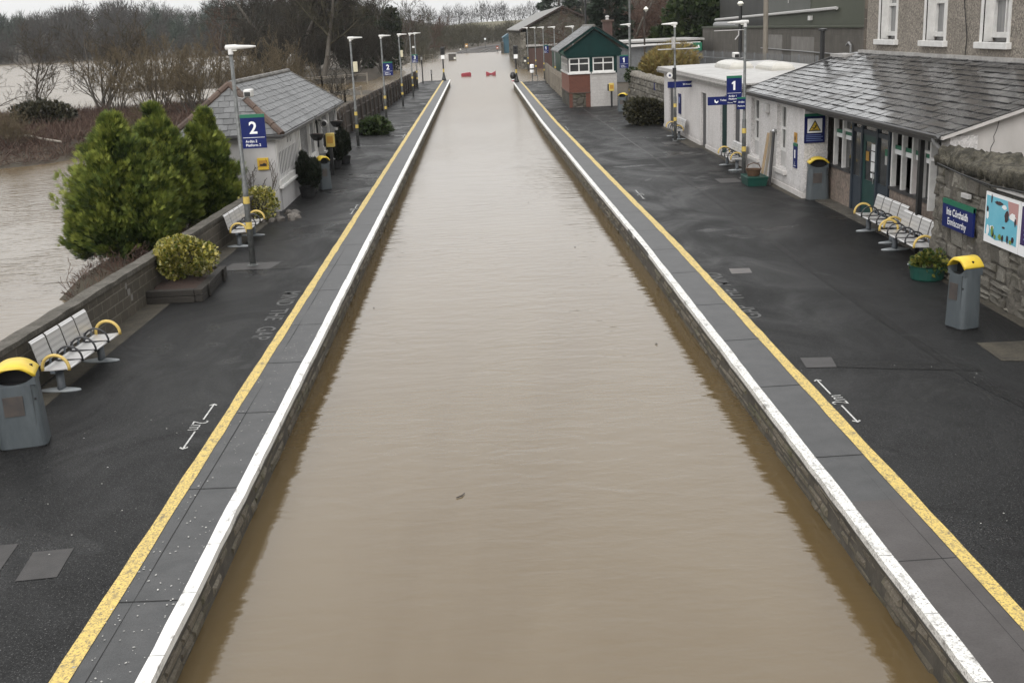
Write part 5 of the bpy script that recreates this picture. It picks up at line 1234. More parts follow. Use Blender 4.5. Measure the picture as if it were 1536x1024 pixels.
# ================================================================== signal cabin
sc=thing('signal_cabin','signal cabin with dark green gable, white windows, brick and grey block walls','signal cabin',(7.6,80.5,0))
m=MB(); m.box(6.0,77.5,0,7.4,84.5,.92); m.build('stone_base',X['rubble_dark'],sc)
boxes('brick_quoin',[(5.985,77.485,0,6.2,77.6,.92),(7.1,77.486,0,7.41,77.6,.92)],X['brick'],sc)
m=MB(); m.box(6.0,77.5,.99,7.4,77.7,2.16); m.build('brick_wall',X['brick'],sc); m=MB(); m.box(6.0,77.7,.99,6.2,84.5,2.16); m.build('brick_wall',X['brick_side'],sc)
m=MB(); m.box(5.94,77.44,.92,7.42,84.5,.99); m.build('string_course',X['ridge_brown'],sc)
m=MB(); m.box(7.41,77.47,0,9.2,77.7,2.16); m.box(9.0,77.7,0,9.2,84.5,2.16); m.build('block_wall_panel',X['painted_block'],sc)
m=MB(); m.box(5.93,77.40,2.16,7.45,77.72,2.28); m.box(7.52,77.36,2.16,9.1,77.68,2.28); m.box(5.93,77.72,2.16,6.2,84.5,2.28); m.build('sill',X['white'],sc,bevel=.01)
def cabin_window(x0,x1,cols,z0=2.28,z1=3.22,y=77.5):
    f=MB(); th=.075
    f.box(x0,y,z0,x0+th,y+.1,z1); f.box(x1-th,y,z0,x1,y+.1,z1); f.box(x0+th,y,z1-th,x1-th,y+.1,z1); f.box(x0+th,y,z0,x1-th,y+.1,z0+th)
    for c in cols[1:]: f.box(c-.035,y-.005,z0+th,c+.035,y+.1,z1-th)
    f.box(x0+th,y-.008,z1-.42,x1-th,y+.09,z1-.35); o=f.build('window',X['white'],sc)
    f=MB(); f.box(x0+.02,y+.05,z0+.02,x1-.02,y+.065,z1-.02); f.build('pane',X['glass'],o)
cabin_window(6.02,7.38,[0,6.68]); cabin_window(7.6,9.0,[0,8.3])
f=MB()
for y in np.linspace(77.62,84.3,6): f.box(6.0,y,2.28,6.1,y+.14,3.22)
f.box(6.0,77.62,3.1,6.1,84.5,3.22); f.box(6.005,77.62,2.7,6.09,84.4,2.78); o=f.build('window',X['white'],sc); f=MB(); f.box(6.05,77.6,2.29,6.06,84.4,3.2); f.build('pane',X['glass'],o)
m=MB(); m.box(7.39,77.47,2.28,7.59,77.62,3.24); m.box(9.01,77.47,2.16,9.22,77.6,3.24); m.box(6.1,84.3,2.28,9.2,84.5,3.24); m.box(9.05,77.6,2.16,9.2,84.3,3.24); m.build('green_boarding',X['green_dark'],sc)
m=MB(); m.prism([(5.9,3.24),(9.35,3.24),(9.6,3.60),(7.72,5.02),(5.65,3.60)],77.42,77.55); m.build('gable_board',X['green_dark'],sc)
m=MB(); m.box(7.42,77.40,3.24,9.5,77.43,3.55); m.build('fascia_board',X['green_dark'],sc)
bm=MB(); 
for s,xe in((-1,5.35),(1,10.0)): bm.prism([(7.72,5.08),(7.72,5.24),(xe,3.76),(xe,3.58)],77.15,77.27)
bm.build('bargeboard',X['green_dark'],sc)
rm=MB(); xm=7.72
s=Vector((2.37,0,1.55)); slates(rm,(xm-2.42,77.12,3.70),(0,1,0),s,[(0,0),(7.7,0),(7.7,s.length),(0,s.length)],.45,.3,seed=12)
s=Vector((-2.37,0,1.55)); slates(rm,(xm+2.42,77.12,3.70),(0,1,0),s,[(0,0),(7.7,0),(7.7,s.length),(0,s.length)],.45,.3,seed=13)
ro=rm.build('roof',X['slate_hut'],sc); m=MB(); ridge(m,(xm,77.1,5.25),(xm,84.9,5.25),.09); m.build('ridge_tiles',X['ridge_grey'],ro)
m=MB(); m.path([(5.32,77.1,3.66),(5.32,84.8,3.66)],.055,8); m.path([(5.36,77.3,3.6),(5.75,77.45,3.35),(5.95,77.44,3.2),(5.95,77.44,2.3)],.035,8); m.build('gutter',X['gutter'],ro)
# rubble wall and shrubs between cabin and flat roofed building
sw=thing('lichened_stone_wall','lichened rubble wall with rounded coping stones behind the dark shrub','wall',(10.4,68,0))
m=MB(); V=[];F=[];ys=np.linspace(60.9,77.4,50);zs=np.linspace(-.1,2.0,9); rgw=np.random.default_rng(4)
for y in ys:
    for z in zs: V.append((10.15+rgw.normal()*.03-.03*(y-61)*.3,y,z))
for i in range(len(ys)-1):
    for j in range(8): F.append((i*9+j,(i+1)*9+j,(i+1)*9+j+1,i*9+j+1))
m.add(V,F); m.box(10.2,60.9,-.1,10.7,77.4,1.98); m.build('mortar_core',X['mortar_dark'],sw,smooth=True)
m=MB(); stone_face(m,lambda u,z,d:(10.13-.009*u-d,60.9+u,z),16.5,-.05,1.96,6,.25,.65,32,.08,.05); m.build('wall_face',X['rubble_lump'],sw)
m=MB(); rr=random.Random(6); y=61.0
while y<77.2:
    l=rr.uniform(.5,.95); x=10.35-.03*(y-61)*.3; h=rr.uniform(.24,.36)
    m.loft([[(x+.36*math.cos(a)*k,yy,2.0+h*max(-.1,math.sin(a))*k) for a in np.linspace(-.3,math.pi+.3,9)] for yy,k in((y,.55),(y+l*.15,.92),(y+l*.5,1),(y+l*.85,.92),(y+l,.55))]); y+=l
m.build('coping_stones',M('lichen_stone',(.24,.22,.19),(.13,.12,.1),ns=5,rough=.9,bump=.7,bs=15,co='World',fine=.4,fs=12),sw,smooth=True)
leafy('dark_shrub','broad dark green shrub spreading at the foot of the stone wall','shrub',(8.95,62.2,0),71,3600,(1.15,1.5,.75),.68,.17,.03,'shrub_dark',fan=3,inner=.45)
leafy('orange_shrub','large ochre-orange shrub above the stone wall','shrub',(13.3,83,0),72,5200,(2.4,2.8,1.55),2.0,.34,.02,'orange_leaf',fan=3,inner=.35,upb=.9)
leafy('ivy_clump','small bright green ivy clump on the wall end by the signal cabin','ivy',(10.1,76.4,1.75),73,420,(.5,.5,.4),.3,.14,.05,'evergreen',fan=2,inner=.4)

# ================================================================== trough, boards, pots on platform 1
t=thing('green_trough','dark green plastic trough at the foot of the lamp post','trough',(8.98,37.55,0)); m=MB(); m.loft([rrect(w_,d_,z,.07) for z,w_,d_ in((0,.62,1.0),(.2,.68,1.08),(.3,.72,1.14),(.3,.64,1.06),(.26,.62,1.03))]); m.build('tub',X['trough'],t,world=False,bevel=.01)
m=MB(); m.lathe((0,0,.26),[(.02,0),(.02,.0)],6); 
t=thing('wicker_basket','brown wicker basket standing in the green trough','basket',(9.0,37.75,.27)); m=MB(); m.lathe((0,0,0),[(.19,0),(.25,.2),(.27,.22),(.24,.22),(.2,.05)],18); m.build('basket',X['wicker'],t,world=False); m=MB(); m.path([(-.25,0,.2),(-.18,0,.36),(0,0,.42),(.18,0,.36),(.25,0,.2)],.016,6); m.build('handle',X['wicker'],t,world=False)
def board(label,x,y,tx,ty,w_,th,Ln,mat):
    t=thing('leaning_board',label,'board',(x,y,0),0,'boards leaning by the trough'); b_,e=Vector((x,y,.02)),Vector((tx,ty,Ln)); m=MB()
    for p in(b_,): pass
    m.add([(b_.x-th,b_.y-w_/2,b_.z),(b_.x,b_.y-w_/2,b_.z),(b_.x,b_.y+w_/2,b_.z),(b_.x-th,b_.y+w_/2,b_.z),(e.x-th,e.y-w_/2,e.z),(e.x,e.y-w_/2,e.z),(e.x,e.y+w_/2,e.z),(e.x-th,e.y+w_/2,e.z)],[(0,3,2,1),(4,5,6,7),(0,1,5,4),(1,2,6,5),(2,3,7,6),(3,0,4,7)]); m.build('plank',X[mat],t,bevel=.005); return t
board('pale plank leaning on the white wall behind the trough',9.34,38.0,9.60,38.1,.16,.06,1.62,'plank')
board('darker plank leaning on the white wall beside the pale one',9.36,37.6,9.61,37.75,.14,.06,1.72,'fence_pale')
t=thing('wrapped_pole','dark pole with rounded grey top leaning beside the planks','pole',(9.4,37.25,0)); m=MB(); m.tube((9.40,37.2,0),(9.56,37.35,1.72),.05,.05,10); m.build('shaft',X['gutter'],t); m=MB(); m.lathe((9.57,37.36,1.70),[(.09,0),(.1,.05),(.06,.11),(.01,.12)],10); m.build('cap',X['steel'],t)
t=thing('flower_pot','round dark green flower pot with pansies below the downpipe','flower pot',(9.07,22.75,0)); m=MB(); m.lathe((0,0,0),[(.31,0),(.33,.03),(.36,.28),(.38,.30),(.35,.30),(.33,.24),(.02,.24)],26); m.build('pot',X['trough'],t,world=False,smooth=False)
m=MB(); m.lathe((0,0,.24),[(.34,0),(.2,.03),(.02,.04)],14); m.build('soil',X['soil'],t,world=False)
V,F=ellipsoid_leaves(81,700,(.33,.33,.2),(0,0,.36),.09,.028,2,.3,.5,.3); np_mesh('plant',V,F,X['plant_green'],t)

# ================================================================== far things
def signal_post(label,loc,h=3.6):
    t=thing('signal_post',label,'signal',loc,0,'black signal posts at the platform ends'); m=MB(); m.path([(0,0,0),(0,0,.12),(0,0,.5),(0,0,.9),(0,0,h-1.3)],[.24,.24,.14,.08,.075],10); m.build('post',X['black'],t,world=False)
    m=MB(); m.box(-.24,-.15,h-.85,.24,.15,h); m.build('head',X['black'],t,world=False,bevel=.06); m=MB(); m.box(-.19,-.17,h-1.28,.19,-.10,h-.88); m.build('plate',X['sign_white'],t,world=False)
    m=MB(); m.lathe((0,0,.9),[(.085,0),(.085,.35)],10); m.build('band',X['yellow_band'],t,world=False)
    m=MB(); m.path([(0,-.28,h-.25),(0,-.15,h-.25)],[.11,.09],10); m.path([(0,-.28,h-.58),(0,-.15,h-.58)],[.11,.09],10); m.build('visor',X['dark'],t,world=False); return t
signal_post('black signal post at the far end of the fenced platform',(-3.9,129.3,0)); signal_post('black signal post beside the ball-topped marker at the other platform end',(3.78,117.6,0))
t=thing('ball_marker','black ball-shaped lamp on a short white and red stump at the platform tip','marker',(3.42,117.7,0)); m=MB(); m.lathe((0,0,.0),[(.12,0),(.14,.3)],10); m.build('stump',X['sign_white'],t,world=False); m=MB(); m.lathe((0,0,.3),[(.14,0),(.28,.2),(.3,.4),(.2,.65),(.02,.72)],12); m.build('ball',X['black'],t,world=False,smooth=True); m=MB(); m.lathe((0,0,.08),[(.15,0),(.15,.1)],10); m.build('red_band',X['red'],t,world=False)
t=thing('drum_marker','white drum marker on two thin legs at the right platform end','marker',(5.35,117.0,0)); m=MB(); m.lathe((0,0,.85),[(.2,0),(.22,.1),(.22,.75),(.15,.85)],12); m.build('drum',X['sign_white'],t,world=False); m=MB(); m.tube((0,0,0),(0,0,.87),.05); m.tube((.55,0,0),(.55,0,.6),.03); m.tube((0,0,.58),(.55,0,.58),.03); m.build('legs',X['galv'],t,world=False)
m=MB(); m.lathe((0,0,1.18),[(.224,0),(.224,.14)],12); m.build('band',X['coping_grey'],t,world=False)
def stake(label,x,y,h):
    t=thing('marker_post',label,'post',(x,y,-1.2),0,'slim posts beyond platform 2'); m=MB(); m.tube((0,0,0),(0,0,h+1.2),.07,.06,8); m.build('post',X['black'],t,world=False); m=MB(); m.tube((0,0,h+.75),(0,0,h+1.05),.10,.1,8); m.build('band',X['steel'],t,world=False)
stake('tall slim dark post just past the end of the wooden fence',-6.0,124,2.9); stake('short slim post in the water left of the signal',-5.45,134,1.05)
def barrier(label,x,y,bow,rz,L_=1.25,h=.52):
    t=thing('floating_barrier',label,'barrier',(x,y,WZ),rz,'red plastic barriers adrift'); m=MB()
    if bow: pts=[(-L_/2,-.1),(-.1,.06),(.15,.06),(L_/2,-.1),(L_/2,h+.1),(L_*.42,h),(.12,h*.62),(-.12,h*.62),(-L_*.40,h),(-L_/2,h)]
    else: pts=[(-L_/2,-.1),(L_/2,-.05),(L_/2+.03,h*.62),(L_*.42,h),(-L_*.2,h*.88),(-L_*.46,h*.80),(-L_/2-.03,h*.5)]
    m.prism(pts,-.22,.22); m.build('shell',X['red'],t,world=False,bevel=.04)
    m=MB(); m.box(-L_*.35,-.226,.12,L_*.35,-.221,.2); m.build('groove',M('barrier_groove',(.2,.02,.03),rough=.5),t,world=False); return t
barrier('red plastic barrier with straight top, adrift left in the flooded track',-1.67,152,False,R(6)); barrier('red plastic barrier with dipped bow-tie top, adrift in the flooded track',1.55,151,True,R(-4))
t=thing('trackside_cabinet','dark trackside cabinet with pale lid standing in the flood','cabinet',(-5.2,236,WZ)); m=MB(); m.box(-.75,-.6,-.4,.75,.6,1.25); m.build('case',X['cabinet'],t,world=False,bevel=.03); m=MB(); m.box(-.85,-.7,1.25,.85,.7,1.42); m.build('lid',X['offwhite'],t,world=False); m=MB(); m.box(.76,-.3,.25,.78,.3,.7); m.box(.3,-.62,.2,.7,-.605,.6); m.build('label_plate',X['lamp_glass'],t,world=False)
# ballast and rails on the far bank
bl=MB(); cl=[(-1.5,296),(.5,320),(5,352),(13,392),(26,440)]
def rail_path(off,z): return [(x+off,y,z+tz(x,y)*0) for x,y in cl]
tzc=lambda x,y:max(tz(x,y),-.7)
L_=[];
rings=[]
for i,(x,y) in enumerate(cl): h=(-.7,-.35,-.2,-.15,-.1)[i]; rings.append([(x-6.5,y,h-1.4),(x-5,y,h+.16),(x+6,y,h+.16),(x+8,y,h-1.4)])
bl.loft(rings); struct('ballast',bl,X['ballast'])
rl=MB()
for o in(-4.2,-2.6,1.6,3.2):
    rl.path([(x+o,y,r_[1][2]+.08) for (x,y),r_ in zip(cl,rings)],.11,4)
rl.path([(-5.8,300,-.45),(-1.2,330,.0),(4.6,352,.25)],.11,4); rl.path([(-4.2,300,-.45),(.4,330,.0),(6.2,352,.25)],.11,4)
struct('railway_rails',rl,X['rail'])
def small_sign(name,label,x,y,z,w_,h_,m_,post=1.6):
    t=thing(name,label,'signal',(x,y,z)); m=MB(); m.tube((0,0,-.5),(0,0,post),.07); m.build('post',X['galv'],t,world=False); m=MB(); m.box(-w_/2,-.06,post,w_/2,.06,post+h_); m.build('board',X[m_],t,world=False,bevel=.03)
    m=MB(); m.box(-w_*.28,-.075,post+h_*.25,w_*.28,-.062,post+h_*.6); m.build('mark',X['sign_white'],t,world=False)
small_sign('track_sign','small orange-red board at the right edge of the track bank',4.9,292,-.3,.6,.8,'orange',.5); small_sign('track_sign','small amber and yellow board at the left edge of the track bank',-2.8,297,-.3,.7,.9,'sign_amber',1.2); small_sign('track_sign','tiny pale lamp low on the bank left of the rails',-4.4,299,-.4,.35,.4,'lamp_glass',.6); small_sign('track_sign','small white light far along the curving rails',2.2,330,-.2,.5,.5,'sign_white',2.4)

# goods shed
gs=thing('goods_shed','old stone goods shed with grey pitched roof and brown door in the flooded yard','shed',(10,195,-.6))
m=MB(); m.box(6.45,168,-1.5,7.1,238,4.95); m.prism([(6.45,-1.5),(18.2,-1.5),(18.2,4.95),(12.3,7.75),(6.45,4.95)],168,168.6); m.build('wall',X['rubble_dark'],gs)
boxes('pilaster',[(6.2,y,-1.5,6.45,y+1.1,4.4) for y in np.arange(170,237,7.5)]+[(6.2,167.7,-1.5,6.95,168,4.6)],X['rubble'],gs)
m=MB(); m.box(7.3,167.85,-.9,10.6,168.02,2.3); dr=m.build('door',X['brown_door'],gs)
m=MB(); m.box(6.8,167.75,2.55,11.6,168,2.85); m.build('lintel',X['fascia'],gs); m=MB(); m.box(6.6,167.9,-1,7.2,167.98,2.3); m.build('jamb',X['rubble'],gs)
m=MB(); 
for s,(xe,ze) in ((-1,(6.05,4.92)),(1,(18.6,4.92))):
    m.add([(12.3,167.6,7.98),(xe,167.6,ze),(xe,238.5,ze),(12.3,238.5,7.98),(12.3,167.6,7.8),(xe,167.6,ze-.16),(xe,238.5,ze-.16),(12.3,238.5,7.8)],[(0,1,2,3),(7,6,5,4),(0,4,5,1),(1,5,6,2),(2,6,7,3),(3,7,4,0)])
m.build('roof',X['shed_roof'],gs)
m=MB(); m.prism([(6.0,4.7),(12.3,7.75),(18.6,4.7),(18.6,4.95),(12.3,8.0),(6.0,4.95)],167.45,167.6); m.build('bargeboard',M('dark_board',(.04,.028,.024),(.03,.02,.018),rough=.8),gs)
m=MB(); m.box(6.5,167.4,.5,6.9,167.7,1.2); m.build('alarm_box',X['black'],gs); m=MB(); m.box(6.55,167.38,.5,6.85,167.41,.75); m.build('alarm_plate',X['lamp_glass'],gs)
t=thing('teal_trackside_building','small blue-teal hut beyond the goods shed','hut',(7.2,285,-.5)); m=MB(); m.box(6.3,280,-1,8.6,292,3.0); m.build('wall',X['teal_box'],t); m=MB(); m.prism([(6.0,3.0),(8.9,3.0),(7.4,3.9)],279.7,292.3); m.build('roof',X['teal_box'],t)
m=MB(); m.box(5.6,279,-1,6.2,281,2.0); m.build('wing',X['rubble_dark'],t)
t=thing('green_corrugated_shed','dark green corrugated lean-to behind the pale board fence','shed',(9.3,112,0)); m=MB(); m.prism([(7.6,0),(10.5,0),(10.5,1.9),(9.4,2.0),(7.6,3.3)],108,120); m.build('wall',X['green_shed'],t); m=MB(); m.tube((9.0,107.9,.5),(9.0,107.9,2.9),.06); m.build('downpipe',X['pipe_grey'],t)
# flat white-fascia shed, chimney, poles, olive shed and yard wall on the right
t=thing('long_low_shed','long low grey shed with white fascia behind the orange shrub','shed',(16.5,113,0)); m=MB(); m.box(12.8,108,0,20.4,117,3.5); m.build('wall',X['palis'],t); m=MB(); m.box(12.4,107.4,3.5,20.9,117.5,3.66); ro=m.build('roof',X['teal_box'] if False else X['flat_roof'],t); m=MB(); m.box(13.3,107.3,3.2,20.5,107.45,3.36); m.build('fascia',X['white'],t)
t=thing('brick_chimney','red brick chimney stack with pale pot behind the signal cabin roof','chimney',(14.7,132,0)); m=MB(); m.box(14.2,131.5,0,15.2,132.5,5.5); m.build('stack',X['brown_door'],t); m=MB(); m.box(14.05,131.35,5.5,15.35,132.65,5.72); m.build('cap',X['ridge_brown'],t); m=MB(); m.lathe((14.7,132,5.72),[(.2,0),(.16,.25),(.26,.3),(.14,.45)],10); m.build('pot',X['offwhite'],t)
def pole(label,x,y,h,r,m_='fence_wood',lamp=None,cat='pole'):
    t=thing('utility_pole',label,cat,(x,y,0),0,'poles behind the station'); m=MB(); m.tube((0,0,0),(0,0,h),r,r*.8,8); m.build('shaft',X[m_],t,world=False)
    if lamp: m=MB(); m.lathe((lamp[0],0,lamp[1]),[(.05,-.22),(.22,0),(.05,.22)],10); m.build('globe',X['lamp_glass'],t,world=False); m=MB(); m.tube((0,0,lamp[1]+.2),(lamp[0],0,lamp[1]+.2),.03); m.build('arm',X[m_],t,world=False)
    else: m=MB(); m.box(-.6,-.05,h-.7,.6,.05,h-.6); m.build('cross_arm',X[m_],t,world=False)
pole('thick brown wooden pole in front of the olive shed',17.3,70,10,.17,'plank' if False else 'fence_pale'); pole('slim black pole with small fitting left of the brown wooden pole',16.9,75,9,.13,'black',(.0,6.2)); pole('dark slim pole rising above the signal cabin ridge',9.3,100,9.5,.11,'black'); pole('grey slim pole right behind the cabin lamp post',13.05,100,9,.10,'galv'); pole('thin brown pole with a white globe lamp',14.3,100,6.3,.09,'fence_wood',(.15,6.35))
t=thing('olive_shed','large olive green clad shed filling the upper right behind the wall','shed',(30,80,0)); m=MB(); m.box(23,55,0,40,92,10); m.build('wall',X['olive'],t); m=MB(); m.box(22.94,80.5,5.6,23,92.3,9.9); m.build('grey_panel',X['olive_grey'],t); m=MB(); m.box(24.5,92.3,0,40,118,9); m.build('dark_wing',X['dark_clad'],t)
m=MB(); m.path([(22.85,112,5.2),(22.8,74,5.65)],.11,6); m.build('pale_gutter',X['offwhite'],t); m=MB(); m.tube((22.7,111,4.72),(22.7,101.5,4.72),.3,.3,12); m.build('duct',X['pipe_grey'],t)
m=MB(); m.box(22.8,80,4.95,23,80.5,5.25); m.box(22.8,71,8.0,23,71.4,8.3); m.build('floodlight',X['white'],t)
m=MB(); m.box(22.9,86,6.2,22.93,86.15,9.8); m.build('downpipe',X['offwhite'],t)
t=thing('yard_wall','stained grey concrete yard wall below the olive shed','wall',(22,85,0)); m=MB(); m.box(22,58,0,22.5,114,4.5); m.build('wall_body',X['conc_wall'],t)
m=MB(); m.box(21.97,84,1.2,22,88,4.0); m.box(21.97,76,1.0,22,81.5,3.9); m.build('render_patch',X['pale_wall'],t); m=MB(); m.box(21.9,58,4.5,22.6,114,4.62); m.build('cap',X['olive'],t)
m=MB(); m.tube((21.9,58,2.9),(21.9,90,3.0),.035); m.path([(21.85,68,2.4),(21.85,68,3.5),(21.85,68.4,3.65),(21.85,68.8,3.5)],.07,8); m.build('pipe',X['pipe_grey'],t)
t=thing('ivy_mound','dense evergreen ivy-covered bank beside the yard wall end','ivy',(23,122,0)); 
Vs=[];Fs=[];o=0
for k,(x,y,z,a_) in enumerate(((0,0,6.5,3.6),(3,2,8.5,3.2),(-2.5,1,4.2,2.6),(1,-1,3.8,3.0),(4.5,0,5.0,3))):
    V,F=ellipsoid_leaves(90+k,2300,(a_,a_,a_*.8),(x,y,z-1.2),.55,.16,2,.5,.3,.4); Vs.append(V);Fs.append(F+o);o+=len(V)
np_mesh('foliage',np.concatenate(Vs),np.concatenate(Fs),X['evergreen'],t)
for a_,b_ in (((0,0,-.5),(.4,.3,6)),((3,2,0),(3,2,8))): m=MB(); m.tube(a_,b_,.4,.2,8); m.build('trunk',X['bark'],t,world=False)

# ================================================================== individual trees
gt='leafless trees across the river'
bare_tree('bare_tree','small leafless tree standing alone on the bramble bank in the river','tree',(-33.3,87.3,-.2),101,7.4,.12,'twig',gt,levels=((13,.5),(7,.5),(6,.5)),rmin=.016,trunk=.15,spread=.75,wig=.08)
bare_tree('bare_tree','wide dark multi-stemmed leafless bush tree right of the lone small tree','tree',(-31.5,97.5,-.1),102,8.8,.15,'twig',gt,stems=9,levels=((7,.5),(5,.5),(4,.5)),rmin=.016,spread=.75)
bare_tree('bare_tree','slanting leafless bush at the left edge of the river bank','tree',(-37.5,84,-.3),103,6.8,.10,'twig',gt,stems=6,levels=((6,.5),(5,.5),(4,.5)),rmin=.014,spread=.85)
gs_='tan thickets behind the shelter'
th1=bare_tree('thicket','tan leafless thicket behind the conifers, left part','thicket',(-24.3,86,-.2),104,5.2,.07,'twig_tan',gs_,stems=13,levels=((6,.5),(5,.45),(3,.5)),rmin=.014,spread=.55,up=.4)
dup(th1,(-20.6,84,-.2),1.3,'tan leafless thicket behind the shelter ridge, middle part',gs_,(1.05,1.05,1.0)); dup(th1,(-17.6,88,-.3),2.6,'lower tan thicket just left of the big trees',gs_,(1.1,1.1,.82)); dup(th1,(-26.5,98,-.2),4.0,'taller tan thicket farther back by the dark bush tree',gs_,(1.2,1.2,1.15)); dup(th1,(-15.2,95,-.5),5.1,'small tan thicket above the shelter roof ridge',gs_,(.9,.9,.72))
bare_tree('bare_tree','tall thin crooked leafless tree leaning above the tan thicket','tree',(-31.5,142,-.3),105,12.6,.19,'twig_red',gt,levels=((12,.30),(5,.5),(5,.5)),rmin=.02,trunk=.35,spread=.8,lean=-.06,wig=.2)
gm='tall leafless trees behind the shelter'
A_=bare_tree('bare_tree','large spreading leafless tree behind the shelter roof','tree',(-23.6,152,0),106,20,.42,'twig_dark',gm,levels=((13,.5),(8,.5),(7,.45),(5,.45)),rmin=.022,trunk=.22,spread=.8)
B_=bare_tree('bare_tree','large leafless tree with pale drooping boughs right of the spreading one','tree',(-19.6,147,0),107,19,.36,'twig_olive',gm,levels=((13,.48),(8,.5),(7,.45),(5,.45)),rmin=.022,trunk=.2,spread=.75)
dup(A_,(-29.5,163,0),2.0,'tall leafless tree left of the spreading one, farther back',gm,.95); dup(B_,(-26,172,0),1.0,'leafless tree hidden between the two large ones',gm,1.0); dup(A_,(-16.5,158,0),4.2,'tall leafless tree above the flooded car park',gm,.9); dup(B_,(-21.5,186,0),3.0,'rear leafless tree filling the gap above the shelter',gm,1.1); dup(A_,(-36,185,0),5.3,'distant leafless tree at the far left of the tall group',gm,.9)
for i,(x,y,l) in enumerate(((-22.5,89.5,'tan thicket directly behind the first two thickets'),(-19,92,'tan thicket filling the gap above the conifers'),(-28.5,92,'tan thicket nearest the dark bush tree'),(-16,101,'tan thicket behind the shelter roof end'))): dup(th1,(x,y,-.3),2.2+i,l,gs_,(1.05,1.05,1.02))
for i in range(13):
    x,y=-17-random.random()*17,57+random.random()*22
    if tz(x,y)>WZ+.1: dup(th1,(x,y,tz(x,y)-.1),i*1.9,'low scrubby clump on the reddish bramble bank','low scrub on the bramble bank',(.5,.5,.26+.14*random.random()))
th2=bare_tree('thicket','dark leafless undergrowth at the foot of the big trees','thicket',(-20.5,150,0),108,6.5,.09,'twig_dark',gs_,stems=16,levels=((7,.5),(5,.45),(4,.5)),rmin=.022,spread=.6,up=.3)
for i,(x,y,s,l) in enumerate(((-25,150,1.1,'dark undergrowth left of the big tree trunks'),(-16.3,152,1.0,'dark undergrowth right of the big tree trunks'),(-13.6,166,.9,'dark undergrowth at the edge of the flooded car park'),(-30,158,1.2,'dark undergrowth behind the tan thickets'),(-18,172,1.2,'dark undergrowth below the ivy-clad trees'))): dup(th2,(x,y,-.1),i*1.1,l,gs_,s)
gi='ivy-clad trees beyond the wooden fence'
def ivy_tree(label,loc,seed,H,w):
    tr,cr=bare_segments(seed,H,.28,levels=((10,.34),(6,.5),(5,.45)),rmin=.026,spread=.6,up=.4,trunk=.3)
    t=thing('ivy_clad_tree',label,'tree',loc,0,gi); V,F=tubes_np(tr,6); np_mesh('trunk',V,F,X['bark'],t); V,F=tubes_np(cr,3); np_mesh('crown',V,F,X['twig_olive'],t)
    V,F=ellipsoid_leaves(seed,5200,(w*.42,w*.42,H*.34),(0,0,H*.37),.42,.11,2,.25,.2,.7); np_mesh('ivy',V,F,X['ivy'],t); return t
ivy_tree('ivy-clad leafless tree above the middle platform 2 sign',(-16.6,178,0),121,12.5,4.4); ivy_tree('second ivy-clad tree, thicker, right of the first',(-13.9,190,0),122,12.8,4.6); ivy_tree('dark ivy-clad tree at the left end of the tall leafless trees',(-31,176,0),124,12.2,6.0); ivy_tree('dark ivy-clad tree in the middle of the tall leafless trees',(-25,181,0),125,13,5.4); ivy_tree('slender ivy-clad tree left of the other two',(-19.5,181,0),123,13.2,3.6)
gc_='leafless trees left of the far track'
C_=bare_tree('bare_tree','brown leafless tree above the far end of the wooden fence','tree',(-14.5,232,0),131,12.5,.22,'twig_olive',gc_,levels=((11,.45),(6,.5),(5,.45)),rmin=.032,trunk=.15,spread=.7)
D_=bare_tree('bare_tree','reddish leafless tree left of the flooded track','tree',(-11.5,262,0),132,10.5,.2,'twig_red',gc_,levels=((11,.45),(6,.5),(5,.45)),rmin=.035,trunk=.12,spread=.75)
for i,(x,y,s,l,k) in enumerate(((-20,225,1.,'brown leafless tree behind the ivy-clad trees',C_),(-18,255,1.05,'brown leafless tree in the second row left of the track',D_),(-10.5,285,.9,'brown leafless tree near the trackside cabinet',C_),(-17,290,1.1,'reddish leafless tree at the back of the left group',D_),(-25,262,1.15,'tall brown leafless tree rising over the left group',C_))): dup(k,(x,y,0),1.7*i,l,gc_,s)
tag(wood_mass('scrub',[(x,y,tz(x,y),h,w_) for x,y,h,w_ in [(-9.5-random.random()*12,218+random.random()*85,2.5+random.random()*2.5,3+random.random()*2) for _ in range(60)]],'twig_olive',7,150),kind='stuff')
# dark conifer beyond the goods shed
def far_conifer(label,loc,H,w,seed):
    t=thing('dark_conifer',label,'tree',loc,0,'dark conifers beyond the goods shed'); rg=np.random.default_rng(seed); n=3600; u=rg.random(n); a=rg.random(n)*6.283; r=w/2*(1-u)**.7*(.35+.65*rg.random(n)**.5)*(1+.2*np.sin(u*40))
    P=np.stack([r*np.cos(a),r*np.sin(a),H*(.08+.92*u)],1); D=np.stack([np.cos(a),np.sin(a),rg.uniform(-.5,.3,n)],1); V,F=sprays(rg,P,D,.7+.5*rg.random(n),.09+.04*rg.random(n),3); np_mesh('crown',V,F,X['conifer_dark'],t); m=MB(); m.tube((0,0,-1),(0,0,H*.9),.35,.06,8); m.build('trunk',X['bark'],t,world=False)
far_conifer('dark broad conifer rising above the goods shed roof',(18.5,262,1.5),20,11,141); far_conifer('dark conifer behind the signal cabin chimney',(17.2,152,1),15,6,142); far_conifer('second dark conifer right of the shed ridge',(22.5,248,2),20,9,143)
gw='leafless trees on the right hillside'
E_=bare_tree('bare_tree','brown leafless tree behind the signal cabin','tree',(17.5,138,.5),151,12,.24,'twig_red',gw,levels=((11,.45),(7,.5),(6,.45)),rmin=.024,trunk=.15,spread=.7)
